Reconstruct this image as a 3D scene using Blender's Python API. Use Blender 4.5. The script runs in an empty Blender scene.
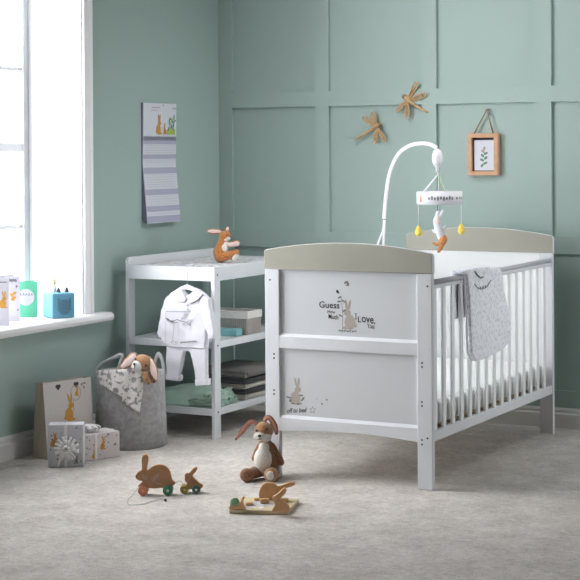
import bpy, bmesh, math, random
from mathutils import Vector, Matrix, noise
random.seed(7)
S = bpy.context.scene
COL = S.collection
PI = math.pi

# ------------------------------------------------------------------ camera
YAW, ROLL = -.4844, -.0059
VU = Vector((0, 0, 1))
FPX, CU, CV = 1656.6, 290.0, 151.58
CAMP = Vector((3.3701, -6.1677, 1.3698))
_fw = Vector((math.sin(YAW), math.cos(YAW), 0)); _rt = Vector((math.cos(YAW), -math.sin(YAW), 0)); _up = Vector((0, 0, 1))
RT = _rt*math.cos(ROLL)+_up*math.sin(ROLL); UP = -_rt*math.sin(ROLL)+_up*math.cos(ROLL)
cd = bpy.data.cameras.new('camera'); cam = bpy.data.objects.new('camera', cd); COL.objects.link(cam)
cd.sensor_width = 36; cd.lens = FPX*36/580; cd.shift_y = (CV-290)/580; cd.clip_end = 60
M3 = Matrix((RT, UP, -_fw)).transposed()
cam.matrix_world = Matrix.Translation(CAMP) @ M3.to_4x4()
S.camera = cam

# ------------------------------------------------------------------ world, lamps, exposure
w = bpy.data.worlds.new('World'); S.world = w; w.use_nodes = True
w.node_tree.nodes['Background'].inputs[0].default_value = (.93, .96, 1, 1)
w.node_tree.nodes['Background'].inputs[1].default_value = .015
def area(name, loc, aim, sx, sy, power, col=(1, 1, 1)):
    l = bpy.data.lights.new(name, 'AREA'); l.shape = 'RECTANGLE'; l.size = sx; l.size_y = sy; l.energy = power; l.color = col
    o = bpy.data.objects.new(name, l); COL.objects.link(o); o.location = loc
    o.rotation_euler = (Vector(aim)-Vector(loc)).to_track_quat('-Z', 'Y').to_euler()
    return o
wd = area('window_daylight', (-1.60, -.10, 1.5), (0, -.10, 1.5), 3.0, 2.1, 216, (.97, .985, 1))
wd.data.spread = math.radians(152)
area('front_left_fill', (-1.7, -4.6, 2.5), (.1, .9, .6), 2.2, 2.2, 18, (1, .985, .97))  # unseen fill lamp, added to lift the front faces and near carpet
cs_ = area('overhead_fill', (-.5, -.6, 3.2), (.45, 1.5, .9), 1.2, 1.2, 8)  # added lamp overhead, out of view, brightens the headboard and cot interior
cs_.data.spread = 1.6
ss_ = area('side_fill', (3.2, 1.3, 1.05), (-.2, .6, .65), 1.0, 1.0, 8)  # invented fill from the right for the slats and sleeping bag
ss_.data.spread = 1.7
sb_ = area('corner_fill', (1.6, 1.2, 3.2), (-.6, 1.0, .8), 1, 1, 6)  # extra unseen lamp, added as fill and aimed at the changing table
sb_.data.spread = 1.2
S.view_settings.view_transform = 'Standard'; S.view_settings.look = 'None'
S.view_settings.exposure = .2; S.view_settings.gamma = 1; S.view_settings.use_curve_mapping = False

# ------------------------------------------------------------------ helpers
def at(u, v, axis, val):
    """photo point -> world point on the plane axis=val"""
    d = _fw+RT*((u-CU)/FPX)-UP*((v-CV)/FPX)
    t = (val-CAMP[axis])/d[axis]
    return CAMP+d*t
def lin(c):
    return tuple(((x/255)/12.92 if x/255 <= .04045 else ((x/255+.055)/1.055)**2.4) for x in c)
MATS = {}
def mat(name, col, rough=.55, var=0, vscale=20, bump=0, bscale=200, col2=None, sheen=0, metal=0, spec=.5, detail=3):
    m = bpy.data.materials.new(name); m.use_nodes = True; nt = m.node_tree; b = nt.nodes['Principled BSDF']
    c = lin(col)
    b.inputs['Roughness'].default_value = rough; b.inputs['Metallic'].default_value = metal
    b.inputs['Specular IOR Level'].default_value = spec
    if sheen: b.inputs['Sheen Weight'].default_value = sheen; b.inputs['Sheen Roughness'].default_value = .5
    tc = nt.nodes.new('ShaderNodeTexCoord')
    if var or col2:
        n = nt.nodes.new('ShaderNodeTexNoise'); n.inputs['Scale'].default_value = vscale; n.inputs['Detail'].default_value = detail
        nt.links.new(tc.outputs['Object'], n.inputs['Vector'])
        r = nt.nodes.new('ShaderNodeValToRGB')
        d = lin(col2) if col2 else tuple(x*(1-var) for x in c)
        e = c if col2 else tuple(min(1, x*(1+var)) for x in c)
        r.color_ramp.elements[0].color = d+(1,); r.color_ramp.elements[1].color = e+(1,)
        r.color_ramp.elements[0].position = .35; r.color_ramp.elements[1].position = .65
        nt.links.new(n.outputs['Fac'], r.inputs['Fac']); nt.links.new(r.outputs['Color'], b.inputs['Base Color'])
    else:
        b.inputs['Base Color'].default_value = c+(1,)
    if bump:
        n2 = nt.nodes.new('ShaderNodeTexNoise'); n2.inputs['Scale'].default_value = bscale; n2.inputs['Detail'].default_value = 3
        nt.links.new(tc.outputs['Object'], n2.inputs['Vector'])
        bp = nt.nodes.new('ShaderNodeBump'); bp.inputs['Strength'].default_value = bump; bp.inputs['Distance'].default_value = .004
        nt.links.new(n2.outputs['Fac'], bp.inputs['Height']); nt.links.new(bp.outputs['Normal'], b.inputs['Normal'])
    MATS[name] = m
    return m

class MB:
    def __init__(s): s.bm = bmesh.new()
    def _new(s, fs, m, smooth):
        for f in fs: f.material_index = m; f.smooth = smooth
    def box(s, x0, x1, y0, y1, z0, z1, bev=.0, m=0, seg=2, mtx=None):
        r = bmesh.ops.create_cube(s.bm, size=1); vs = r['verts']
        T = Matrix.Translation(((x0+x1)/2, (y0+y1)/2, (z0+z1)/2)) @ Matrix.Diagonal((abs(x1-x0), abs(y1-y0), abs(z1-z0), 1))
        bmesh.ops.transform(s.bm, matrix=T, verts=vs)
        fs = set(f for v in vs for f in v.link_faces)
        for f in fs: f.material_index = m
        allv = set(vs)
        if bev:
            es = list(set(e for v in vs for e in v.link_edges))
            rr = bmesh.ops.bevel(s.bm, geom=es, offset=bev, segments=seg, affect='EDGES', profile=.5)
            allv = set(v for f in rr['faces'] for v in f.verts)
            for f in rr['faces']: f.material_index = m
        if mtx is not None: bmesh.ops.transform(s.bm, matrix=mtx, verts=list(allv))
        return s
    def ell(s, c, r, rot=None, m=0, sub=3):
        if isinstance(r, (int, float)): r = (r, r, r)
        q = bmesh.ops.create_icosphere(s.bm, subdivisions=sub, radius=1)
        T = Matrix.Translation(c) @ (rot.to_4x4() if rot is not None else Matrix()) @ Matrix.Diagonal((r[0], r[1], r[2], 1))
        bmesh.ops.transform(s.bm, matrix=T, verts=q['verts'])
        s._new(set(f for v in q['verts'] for f in v.link_faces), m, True)
        return s
    def tube(s, pts, rad, seg=10, m=0, flat=None, closed=False, caps=True):
        pts = [Vector(p) for p in pts]; n = len(pts)
        if isinstance(rad, (int, float)): rad = [rad]*n
        rings = []; prev = None
        for i, p in enumerate(pts):
            a = pts[(i-1) % n] if (closed or i > 0) else p
            b = pts[(i+1) % n] if (closed or i < n-1) else p
            t = (b-a).normalized()
            if prev is None:
                h = Vector((0, 0, 1)) if abs(t.z) < .9 else Vector((0, 1, 0))
                if flat is not None: h = Vector(flat)
                x = (h-t*h.dot(t)).normalized()
            else: x = (prev-t*prev.dot(t)).normalized()
            prev = x; y = t.cross(x)
            r = rad[i]; rx, ry = (r if isinstance(r, tuple) else (r, r))
            rings.append([s.bm.verts.new(p+x*(rx*math.cos(2*PI*k/seg))+y*(ry*math.sin(2*PI*k/seg))) for k in range(seg)])
        fs = []
        for i in range(n if closed else n-1):
            A, B = rings[i], rings[(i+1) % n]
            for k in range(seg): fs.append(s.bm.faces.new((A[k], A[(k+1) % seg], B[(k+1) % seg], B[k])))
        if caps and not closed:
            fs.append(s.bm.faces.new(rings[0][::-1])); fs.append(s.bm.faces.new(rings[-1]))
        s._new(fs, m, True)
        return s
    def cap(s, pts, rad, m=0, seg=12):
        """chain of capsules, meant for fusing"""
        pts = [Vector(p) for p in pts]
        if isinstance(rad, (int, float)): rad = [rad]*len(pts)
        s.tube(pts, rad, seg, m)
        for p, r in zip(pts, rad): s.ell(p, r, m=m, sub=2)
        return s
    def lathe(s, prof, c=(0, 0, 0), seg=40, m=0, axis=None):
        rings = []; c = Vector(c); R = axis or Matrix.Identity(3)
        for r, z in prof:
            rings.append([s.bm.verts.new(c+R @ Vector((max(r, 1e-5)*math.cos(2*PI*k/seg), max(r, 1e-5)*math.sin(2*PI*k/seg), z))) for k in range(seg)])
        fs = []
        for A, B in zip(rings, rings[1:]):
            for k in range(seg): fs.append(s.bm.faces.new((A[k], A[(k+1) % seg], B[(k+1) % seg], B[k])))
        s._new(fs, m, True); return s
    def prism(s, poly, off, m=0, mside=None, bev=0, smooth=False):
        """3-D outline extruded by the vector off"""
        off = Vector(off); A = [s.bm.verts.new(Vector(p)) for p in poly]; B = [s.bm.verts.new(Vector(p)+off) for p in poly]
        n = len(A); ff = [s.bm.faces.new(A), s.bm.faces.new(B[::-1])]; sd = []
        for k in range(n): sd.append(s.bm.faces.new((A[k], B[k], B[(k+1) % n], A[(k+1) % n])))
        bmesh.ops.recalc_face_normals(s.bm, faces=ff+sd)
        s._new(ff, m, False); s._new(sd, m if mside is None else mside, smooth)
        if bev:
            es = list(set(e for f in ff for e in f.edges))
            rr = bmesh.ops.bevel(s.bm, geom=es, offset=bev, segments=2, affect='EDGES', profile=.5)
            for f in rr['faces']: f.smooth = True
        return s
    def mesh(s, name, T=None):
        bmesh.ops.recalc_face_normals(s.bm, faces=s.bm.faces[:])
        me = bpy.data.meshes.new(name)
        if T is not None: bmesh.ops.transform(s.bm, matrix=T, verts=s.bm.verts[:])
        s.bm.to_mesh(me); s.bm.free(); return me
    def build(s, name, mats, parent=None, local=False, fuse=0, smooth=4, fur=0, furs=60, sub=0, label=None):
        if not isinstance(mats, (list, tuple)): mats = [mats]
        T = None
        if parent is not None and not local: T = wmat(parent).inverted()
        if fuse:
            me = s.mesh(name+'_raw')
            ob = bpy.data.objects.new('raw', me); COL.objects.link(ob)
            md = ob.modifiers.new('r', 'REMESH'); md.mode = 'VOXEL'; md.voxel_size = fuse; md.use_smooth_shade = True
            if smooth: sm = ob.modifiers.new('s', 'SMOOTH'); sm.factor = .5; sm.iterations = smooth
            dg = bpy.context.evaluated_depsgraph_get(); dg.update()
            m2 = bpy.data.meshes.new_from_object(ob.evaluated_get(dg)); m2.name = name
            bpy.data.objects.remove(ob); bpy.data.meshes.remove(me)
            if fur:
                m2.update()
                ns = [v.normal.copy() for v in m2.vertices]
                for v, nn in zip(m2.vertices, ns): v.co += nn*(fur*noise.noise(v.co*furs*7))
            if T is not None: m2.transform(T)
            for p in m2.polygons: p.use_smooth = True; p.material_index = 0
            me = m2
        else: me = s.mesh(name, T)
        if fuse: me.materials.clear()
        for mm in mats: me.materials.append(mm)
        ob = bpy.data.objects.new(name, me); COL.objects.link(ob)
        if parent is not None: ob.parent = parent
        if sub:
            sm = ob.modifiers.new('sub', 'SUBSURF'); sm.levels = sub; sm.render_levels = sub
        if label: ob['label'] = label
        return ob
def wmat(o):
    m = o.matrix_basis.copy()
    while o.parent is not None: o = o.parent; m = o.matrix_basis @ m
    return m
def tag(o, label, cat, group=None):
    o['label'] = label; o['category'] = cat
    if group: o['group'] = group
    return o
def thing(name, label, cat, loc, rz=0, group=None):
    o = bpy.data.objects.new(name, None); COL.objects.link(o); o.location = loc; o.rotation_euler = (0, 0, rz)
    o.empty_display_size = .05
    return tag(o, label, cat, group)
def struct(o): o['kind'] = 'structure'; return o
def text_verts(txt, P0, P1, P2, depth=.0008, shear=0):
    """letters stretched into the parallelogram P0 (lower left), P1 (lower right), P2 (upper left)"""
    cu = bpy.data.curves.new('t', 'FONT'); cu.body = txt; cu.extrude = 0; cu.shear = shear; cu.resolution_u = 3; cu.offset = .012
    ob = bpy.data.objects.new('t', cu); COL.objects.link(ob)
    dg = bpy.context.evaluated_depsgraph_get(); dg.update()
    me = bpy.data.meshes.new_from_object(ob.evaluated_get(dg)); bpy.data.objects.remove(ob); bpy.data.curves.remove(cu)
    xs = [v.co.x for v in me.vertices]; ys = [v.co.y for v in me.vertices]
    x0, x1, y0, y1 = min(xs), max(xs), min(ys), max(ys)
    P0, P1, P2 = Vector(P0), Vector(P1), Vector(P2); ex, ey = P1-P0, P2-P0; nn = ex.cross(ey).normalized()*depth
    vs = [P0+ex*((v.co.x-x0)/(x1-x0))+ey*((v.co.y-y0)/(y1-y0))+nn for v in me.vertices]
    fs = [tuple(p.vertices) for p in me.polygons]
    bpy.data.meshes.remove(me)
    return vs, fs
def add_text(mb, txt, P0, P1, P2, m=0, depth=.0008, shear=0):
    vs, fs = text_verts(txt, P0, P1, P2, depth, shear)
    V = [mb.bm.verts.new(v) for v in vs]
    for f in fs:
        try: q = mb.bm.faces.new([V[i] for i in f]); q.material_index = m
        except ValueError: pass
class Surf:
    """flat drawing surface: origin, unit x, unit y; draws thin prints standing a hair proud of it"""
    def __init__(s, o, ex, ey, lift=.0006): s.o, s.ex, s.ey = Vector(o), Vector(ex), Vector(ey); s.n = s.ex.cross(s.ey).normalized(); s.l = lift
    def p(s, x, y, k=1): return s.o+s.ex*x+s.ey*y+s.n*(s.l*k)
    def poly(s, mb, pts, m=0, k=1):
        V = [mb.bm.verts.new(s.p(x, y, k)) for x, y in pts]
        try: f = mb.bm.faces.new(V); f.material_index = m
        except ValueError: pass
    def blob(s, mb, x, y, rx, ry, a=0, m=0, k=1, n=12):
        c, q = math.cos(a), math.sin(a)
        s.poly(mb, [(x+rx*math.cos(t)*c-ry*math.sin(t)*q, y+rx*math.cos(t)*q+ry*math.sin(t)*c) for t in [2*PI*i/n for i in range(n)]], m, k)
    def line(s, mb, pts, wd, m=0, k=1):
        for (x0, y0), (x1, y1) in zip(pts, pts[1:]):
            L = math.hypot(x1-x0, y1-y0) or 1e-6; nx, ny = -(y1-y0)/L*wd/2, (x1-x0)/L*wd/2
            s.poly(mb, [(x0+nx, y0+ny), (x1+nx, y1+ny), (x1-nx, y1-ny), (x0-nx, y0-ny)], m, k)
    def rabbit(s, mb, x, y, h, m=0, k=1, flip=1, m2=None):
        """plain sitting rabbit silhouette, height h"""
        f = flip*h
        s.blob(mb, x, y+.24*h, .20*h, .25*h, 0, m, k)
        s.blob(mb, x+.10*f, y+.55*h, .13*h, .11*h, 0, m, k*1.2)
        s.blob(mb, x+.02*f, y+.80*h, .045*h, .20*h, .25*flip, m, k*1.1)
        s.blob(mb, x+.13*f, y+.80*h, .045*h, .20*h, -.12*flip, m, k*1.3)
        s.blob(mb, x+.14*f, y+.05*h, .15*h, .05*h, 0, m, k*1.4)
        s.blob(mb, x-.20*f, y+.13*h, .06*h, .06*h, 0, m if m2 is None else m2, k*1.5)

# ------------------------------------------------------------------ materials
def wall_mat():
    return mat('sage_paint', (162, 182, 176), .6, .006, 3, .05, 300)
SAGE = wall_mat()
WHITE = mat('white_paint', (222, 225, 230), .38, .015, 8, .02, 150)
TRIMW = mat('trim_white', (222, 222, 220), .45, .015, 6)
SASHW = mat('sash_white', (198, 201, 206), .5)
WINW = mat('window_white', (250, 250, 251), .4)
SLATW = mat('slat_white', (240, 242, 243), .4)
TAUPE = mat('taupe_paint', (167, 165, 153), .42, .02, 10)
PANEL = mat('panel_white', (212, 215, 219), .42, .01, 6)
TEETH = mat('teething_grey', (200, 202, 212), .3)
SCREW = mat('screw_dark', (70, 70, 74), .35, metal=.6)
INK = mat('ink_dark', (52, 52, 55), .7)
INKG = mat('ink_grey', (122, 124, 126), .7)
INKT = mat('ink_taupe', (178, 168, 158), .7)
INKO = mat('ink_ochre', (206, 150, 62), .7)
INKGR = mat('ink_green', (104, 150, 96), .7)
INKL = mat('ink_leaf', (170, 196, 90), .7)
INKLG = mat('ink_light_grey', (182, 182, 186), .7)
LILAC = mat('lilac_paper', (178, 178, 200), .7)
PAPER = mat('white_paper', (216, 218, 228), .7)
CARDW = mat('card_white', (196, 194, 206), .6)
CARDG = mat('card_green', (88, 182, 146), .6)
CLOTHW = mat('white_cloth', (226, 225, 234), .9, .02, 12, .25, 900, sheen=.2)
CLOTHF = mat('cloth_trim', (205, 205, 216), .9)
FUR = mat('tan_fur', (190, 142, 100), .95, col2=(160, 112, 74), vscale=90, bump=.9, bscale=420, sheen=.5)
FURD = mat('brown_fur', (166, 116, 82), .95, col2=(136, 92, 64), vscale=90, bump=.9, bscale=420, sheen=.4)
FURO = mat('orange_fur', (216, 144, 74), .95, col2=(182, 110, 52), vscale=120, bump=1, bscale=420, sheen=.4)
FURW = mat('cream_fur', (242, 238, 232), .95, col2=(224, 216, 208), vscale=100, bump=.8, bscale=420, sheen=.4)
PINK = mat('pink_plush', (230, 172, 156), .95, col2=(214, 150, 134), vscale=80, bump=.4, bscale=420, sheen=.3)
PINKL = mat('pale_pink_plush', (232, 208, 202), .95, .03, 60, .4, 420, sheen=.3)
STITCH = mat('stitch_dark', (48, 40, 38), .6)
MUZZLE = mat('muzzle_grey', (214, 212, 212), .95, .05, 90, .5, 420)
WOOD = mat('beech_wood', (214, 172, 122), .5, .10, 30, .1, 120)
WOODB = mat('brown_wood', (178, 132, 94), .5, .10, 30, .1, 120)
WOODM = mat('warm_wood', (216, 168, 118), .5, .10, 30, .1, 120)
WOODP = mat('pale_ply', (206, 190, 154), .5, .06, 20)
FRAMEW = mat('frame_wood', (202, 158, 124), .5, .08, 25, .1, 150)
ROPE = mat('jute_rope', (208, 172, 128), .9, .22, 160, .9, 500)
ROPED = mat('jute_cord', (150, 124, 98), .9, .2, 200, .8, 500)
DARK = mat('dark_mount', (62, 58, 56), .8)  # plain dark backing board of the picture frame
GREENP = mat('green_wheel', (66, 132, 96), .5)
SHELLG = mat('shell_green', (126, 176, 144), .5)
CORAL = mat('coral_wheel', (200, 124, 100), .5)
OLIVE = mat('olive_wheel', (164, 150, 66), .5)
TEALD = mat('deep_green_wheel', (54, 92, 78), .5)
HUBW = mat('hub_white', (226, 224, 214), .5)
CORD = mat('grey_cord', (186, 186, 186), .8)
BLUE = mat('sky_blue_fabric', (112, 174, 202), .75, .02, 40, .2, 900)
BLUEL = mat('pale_blue_fabric', (164, 212, 232), .75, .02, 40, .2, 900)
BLUED = mat('slate_print', (92, 128, 150), .8)
EARD = mat('ear_black', (46, 46, 52), .5)
PLASTW = mat('white_plastic', (236, 234, 240), .3)
YELLOW = mat('yellow_felt', (232, 200, 88), .85, .06, 60, .3, 500)
GREENT = mat('green_ribbon', (176, 204, 122), .8)
BAND = mat('mobile_band', (226, 224, 230), .85)
PALEB = mat('pale_blue_knit', (218, 220, 226), .95, .05, 90, .5, 420)
MATT = mat('mattress_white', (236, 238, 238), .9, .01, 20, .2, 300, sheen=.1)
BASEW = mat('bed_base_wood', (178, 160, 138), .7, .06, 20)
GREENB = mat('sage_muslin', (164, 192, 176), .95, .05, 20, .5, 300, sheen=.2)
GREYB = mat('grey_blanket', (128, 126, 124), .95, .06, 60, .5, 500)
DARKB = mat('charcoal_blanket', (74, 76, 78), .95, .08, 60, .5, 500)
CREAMB = mat('cream_blanket', (190, 186, 178), .95, .06, 60, .5, 500)
TEALB = mat('teal_box', (132, 188, 192), .6)
RIB = mat('rib_grey', (178, 172, 166), .9, .05, 50, .4, 500)
RIMW = mat('basket_rim', (234, 230, 224), .9, .03, 50, .3, 500)
FELT = mat('grey_felt', (174, 173, 174), .95, col2=(150, 149, 150), vscale=45, bump=.5, bscale=260, sheen=.15, detail=6)
FELTD = mat('felt_inside', (96, 95, 96), .95)
STRAP = mat('felt_strap', (168, 168, 172), .9, .04, 60, .4, 300)
BAGF = mat('bag_front', (208, 202, 198), .55)
BAGS = mat('bag_taupe', (186, 175, 157), .55)
BOWW = mat('white_ribbon', (238, 236, 236), .4)
GIFTW = mat('gift_paper', (208, 208, 214), .5)
GIFTP = mat('gift_paper_blush', (214, 206, 206), .5)
def glass():
    m = bpy.data.materials.new('window_glass'); m.use_nodes = True; nt = m.node_tree; nt.nodes.clear()
    o = nt.nodes.new('ShaderNodeOutputMaterial'); a = nt.nodes.new('ShaderNodeBsdfTransparent'); g = nt.nodes.new('ShaderNodeBsdfGlossy')
    g.inputs['Roughness'].default_value = .02; mx = nt.nodes.new('ShaderNodeMixShader'); mx.inputs[0].default_value = .06
    nt.links.new(a.outputs[0], mx.inputs[1]); nt.links.new(g.outputs[0], mx.inputs[2]); nt.links.new(mx.outputs[0], o.inputs[0]); return m
GLASS = glass()
def carpet():
    m = bpy.data.materials.new('carpet_pile'); m.use_nodes = True; nt = m.node_tree; b = nt.nodes['Principled BSDF']
    b.inputs['Roughness'].default_value = .95; b.inputs['Specular IOR Level'].default_value = .1
    b.inputs['Sheen Weight'].default_value = .25
    tc = nt.nodes.new('ShaderNodeTexCoord')
    def nz(sc, det, rough=.6):
        n = nt.nodes.new('ShaderNodeTexNoise'); n.inputs['Scale'].default_value = sc; n.inputs['Detail'].default_value = det; n.inputs['Roughness'].default_value = rough
        nt.links.new(tc.outputs['Object'], n.inputs['Vector']); return n
    a = nz(7, 5, .65); c = nz(38, 4, .75); d = nz(190, 2, .7)
    def mad(n, k, prev=None):
        q = nt.nodes.new('ShaderNodeMath'); q.operation = 'MULTIPLY_ADD'; q.inputs[1].default_value = k
        nt.links.new(n.outputs['Fac'], q.inputs[0])
        if prev is None: q.inputs[2].default_value = 0
        else: nt.links.new(prev.outputs[0], q.inputs[2])
        return q
    mx = mad(d, .36, mad(c, .34, mad(a, .30)))
    r = nt.nodes.new('ShaderNodeValToRGB'); r.color_ramp.elements[0].position = .38; r.color_ramp.elements[1].position = .61
    r.color_ramp.elements[0].color = lin((184, 174, 165))+(1,); r.color_ramp.elements[1].color = lin((250, 243, 236))+(1,)
    nt.links.new(mx.outputs[0], r.inputs['Fac']); nt.links.new(r.outputs['Color'], b.inputs['Base Color'])
    bp = nt.nodes.new('ShaderNodeBump'); bp.inputs['Strength'].default_value = 1; bp.inputs['Distance'].default_value = .022
    nt.links.new(mx.outputs[0], bp.inputs['Height']); nt.links.new(bp.outputs['Normal'], b.inputs['Normal'])
    return m
CARPET = carpet()
def speckle(name, base, spots, scale=60, thr=.24, rough=.9, noise_scale=None):
    """cloth or paper with a small scattered print"""
    m = bpy.data.materials.new(name); m.use_nodes = True; nt = m.node_tree; b = nt.nodes['Principled BSDF']; b.inputs['Roughness'].default_value = rough
    tc = nt.nodes.new('ShaderNodeTexCoord'); v = nt.nodes.new('ShaderNodeTexNoise'); v.inputs['Scale'].default_value = scale; v.inputs['Detail'].default_value = 2
    nt.links.new(tc.outputs['Object'], v.inputs['Vector'])
    r = nt.nodes.new('ShaderNodeValToRGB'); r.color_ramp.elements[0].position = thr; r.color_ramp.elements[0].color = lin(spots)+(1,)
    r.color_ramp.elements[1].position = thr+.06; r.color_ramp.elements[1].color = lin(base)+(1,)
    nt.links.new(v.outputs['Fac'], r.inputs['Fac']); nt.links.new(r.outputs['Color'], b.inputs['Base Color']); return m
COMFORT = speckle('comforter_print', (230, 226, 224), (158, 155, 158), 46, .41)
SLEEPM = speckle('sleeping_bag_print', (238, 240, 248), (216, 219, 229), 60, .42)
MATM = speckle('changing_mat_print', (222, 222, 226), (176, 176, 180), 26, .42)

# ------------------------------------------------------------------ room
XW, YB = -1.20, 1.70
fl = MB(); fl.box(-1.6, 5.5, -8.5, 2.0, -.05, 0); struct(fl.build('floor', CARPET))
b = MB(); b.box(-1.7, 4.2, YB, YB+.12, -.05, 2.7)
struct(b.build('wall_back', SAGE))
b = MB(); P = .017
sx0 = -1.1665
for k in range(9):
    xa = -1.199 if k == 0 else -1.223+.614*k; xb2 = -1.223+.614*k+.080
    if k == 0: xb2 = -1.116
    b.box(xa, xb2, YB-P, YB+.001, .0, 2.7)
for z0, z1 in ((.08, .183), (.857, .944), (1.609, 1.689), (2.36, 2.44)):
    b.box(-1.199, 4.2, YB-P-.0004, YB+.001, z0, z1)
struct(b.build('trim_1', SAGE))
b = MB(); yb = YB-P+.001
b.prism([(-1.2, yb, 0), (-1.2, yb-.020, 0), (-1.2, yb-.020, .068), (-1.2, yb-.012, .076), (-1.2, yb-.012, .088), (-1.2, yb-.004, .099), (-1.2, yb, .099)], (5.4, 0, 0))
struct(b.build('baseboard_back', TRIMW))
WY0, WY1, WZ0, WZ1 = -1.42, .385, .575, 2.42
b = MB(); xo = -1.583
b.box(xo, XW, WY1, YB+.05, -.05, 2.7); b.box(xo, XW, -1.75, WY0, -.05, 2.7)
b.box(xo, XW, WY0, WY1, -.05, WZ0); b.box(xo, XW, WY0, WY1, WZ1, 2.7)
struct(b.build('wall_left', SAGE))
b = MB()
b.prism([(XW, -1.75, 0), (XW+.020, -1.75, 0), (XW+.020, -1.75, .072), (XW+.012, -1.75, .080), (XW+.012, -1.75, .094), (XW+.004, -1.75, .108), (XW, -1.75, .108)], (0, 3.43, 0))
struct(b.build('baseboard_left', TRIMW))
# window
win = MB(); fx0, fx1 = -1.580, -1.505
win.box(fx0, fx1, WY1-.055, WY1-.012, .597, WZ1-.012, .004); win.box(fx0, fx1, WY0+.012, WY0+.055, .597, WZ1-.012, .004)
win.box(fx0, fx1, WY0+.055, WY1-.055, .597, .65, .004); win.box(fx0, fx1, WY0+.055, WY1-.055, WZ1-.07, WZ1-.012, .004)
win.box(fx0+.005, fx1-.005, WY0+.055, WY1-.055, 1.378, 1.418, .004)
WIN = struct(win.build('window_1', SASHW))
for zb in (1.776, 1.016):
    b = MB(); b.box(fx0+.02, fx1-.012, WY0+.055, WY1-.055, zb-.010, zb+.010, .003); b.build('glazing_bar', SASHW, WIN)
for yy in (-.22, -.82):
    b = MB(); b.box(fx0+.021, fx1-.021, yy-.009, yy+.009, .65, WZ1-.07, .003); b.build('glazing_bar', SASHW, WIN)
for z0, z1 in ((.652, 1.376), (1.42, WZ1-.072)):
    b = MB(); b.box(-1.545, -1.541, WY0+.057, WY1-.057, z0, z1); b.build('pane', GLASS, WIN)
b = MB()
b.box(-1.582, XW+.002, WY1-.012, WY1+.001, .597, WZ1); b.box(-1.582, XW+.002, WY0-.001, WY0+.012, .597, WZ1); b.box(-1.582, XW+.002, WY0, WY1, WZ1-.012, WZ1+.001)
b.build('reveal_lining', WINW, WIN)
b = MB()
for y0, y1 in ((WY1-.004, WY1+.062), (WY0-.062, WY0+.004)):
    b.box(XW-.001, XW+.016, y0, y1, .597, WZ1+.08, .003); b.box(XW+.012, XW+.022, y0+(.042 if y0 > 0 else .004), y0+(.066 if y0 > 0 else .028), .597, WZ1+.08, .004)
b.box(XW-.001, XW+.0165, WY0+.004, WY1-.004, WZ1-.006, WZ1+.08, .003)
b.build('architrave', WINW, WIN)
b = MB()
b.box(-1.582, XW+.002, WY0, WY1, .560, .597, .001)
prof = [(-1.205, .556), (-1.14, .556), (-1.129, .563), (-1.124, .576), (-1.129, .590), (-1.14, .597), (-1.205, .597)]
b.prism([(x, WY0-.14, z) for x, z in prof], (0, WY1-WY0+.14+.155, 0), bev=.006)
b.build('sill', WINW, WIN)

sky = bpy.data.materials.new('overcast_sky'); sky.use_nodes = True; nt_ = sky.node_tree; nt_.nodes.clear()
e_ = nt_.nodes.new('ShaderNodeEmission'); e_.inputs[0].default_value = (.95, .98, 1, 1); e_.inputs[1].default_value = 1.15
o_ = nt_.nodes.new('ShaderNodeOutputMaterial'); nt_.links.new(e_.outputs[0], o_.inputs[0])
b = MB(); b.box(-3.62, -3.6, -3.5, 6.0, -1.0, 5.0); struct(b.build('overcast_sky', sky))

# ------------------------------------------------------------------ cot bed
cot = thing('cot_bed', 'white cot bed with taupe curved ends and slatted sides', 'cot bed', (.38, .75, 0))
CW, CL = .766, 1.497
def arch_board(y0, y1, name):
    pts = []; n = 24; r = .016
    x0, x1 = -.002, .768
    for k in range(n+1):
        t = k/n; x = x0+r+(x1-x0-2*r)*t
        pts.append((x, .957+.033*(1-(2*t-1)**2)))
    lft = [(x0+r-r*math.cos(a), .957-r+r*math.sin(a)+.0) for a in (0, .4, .8, 1.2)]
    rgt = [(x1-(x-x0), z) for x, z in lft[::-1]]
    poly = [(x0, .873)]+lft+pts+rgt+[(x1, .873)]
    m = MB(); m.prism([(x, y0, z) for x, z in poly], (0, y1-y0, 0), 0, 1, bev=.003)
    for f in m.bm.faces:
        if abs(f.normal.y) < .9 and f.calc_center_median().z > .88: f.material_index = 1
    return m.build(name, [TAUPE, WHITE], cot)
ends = ((-.002, .026), (1.489, 1.517))
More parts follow.
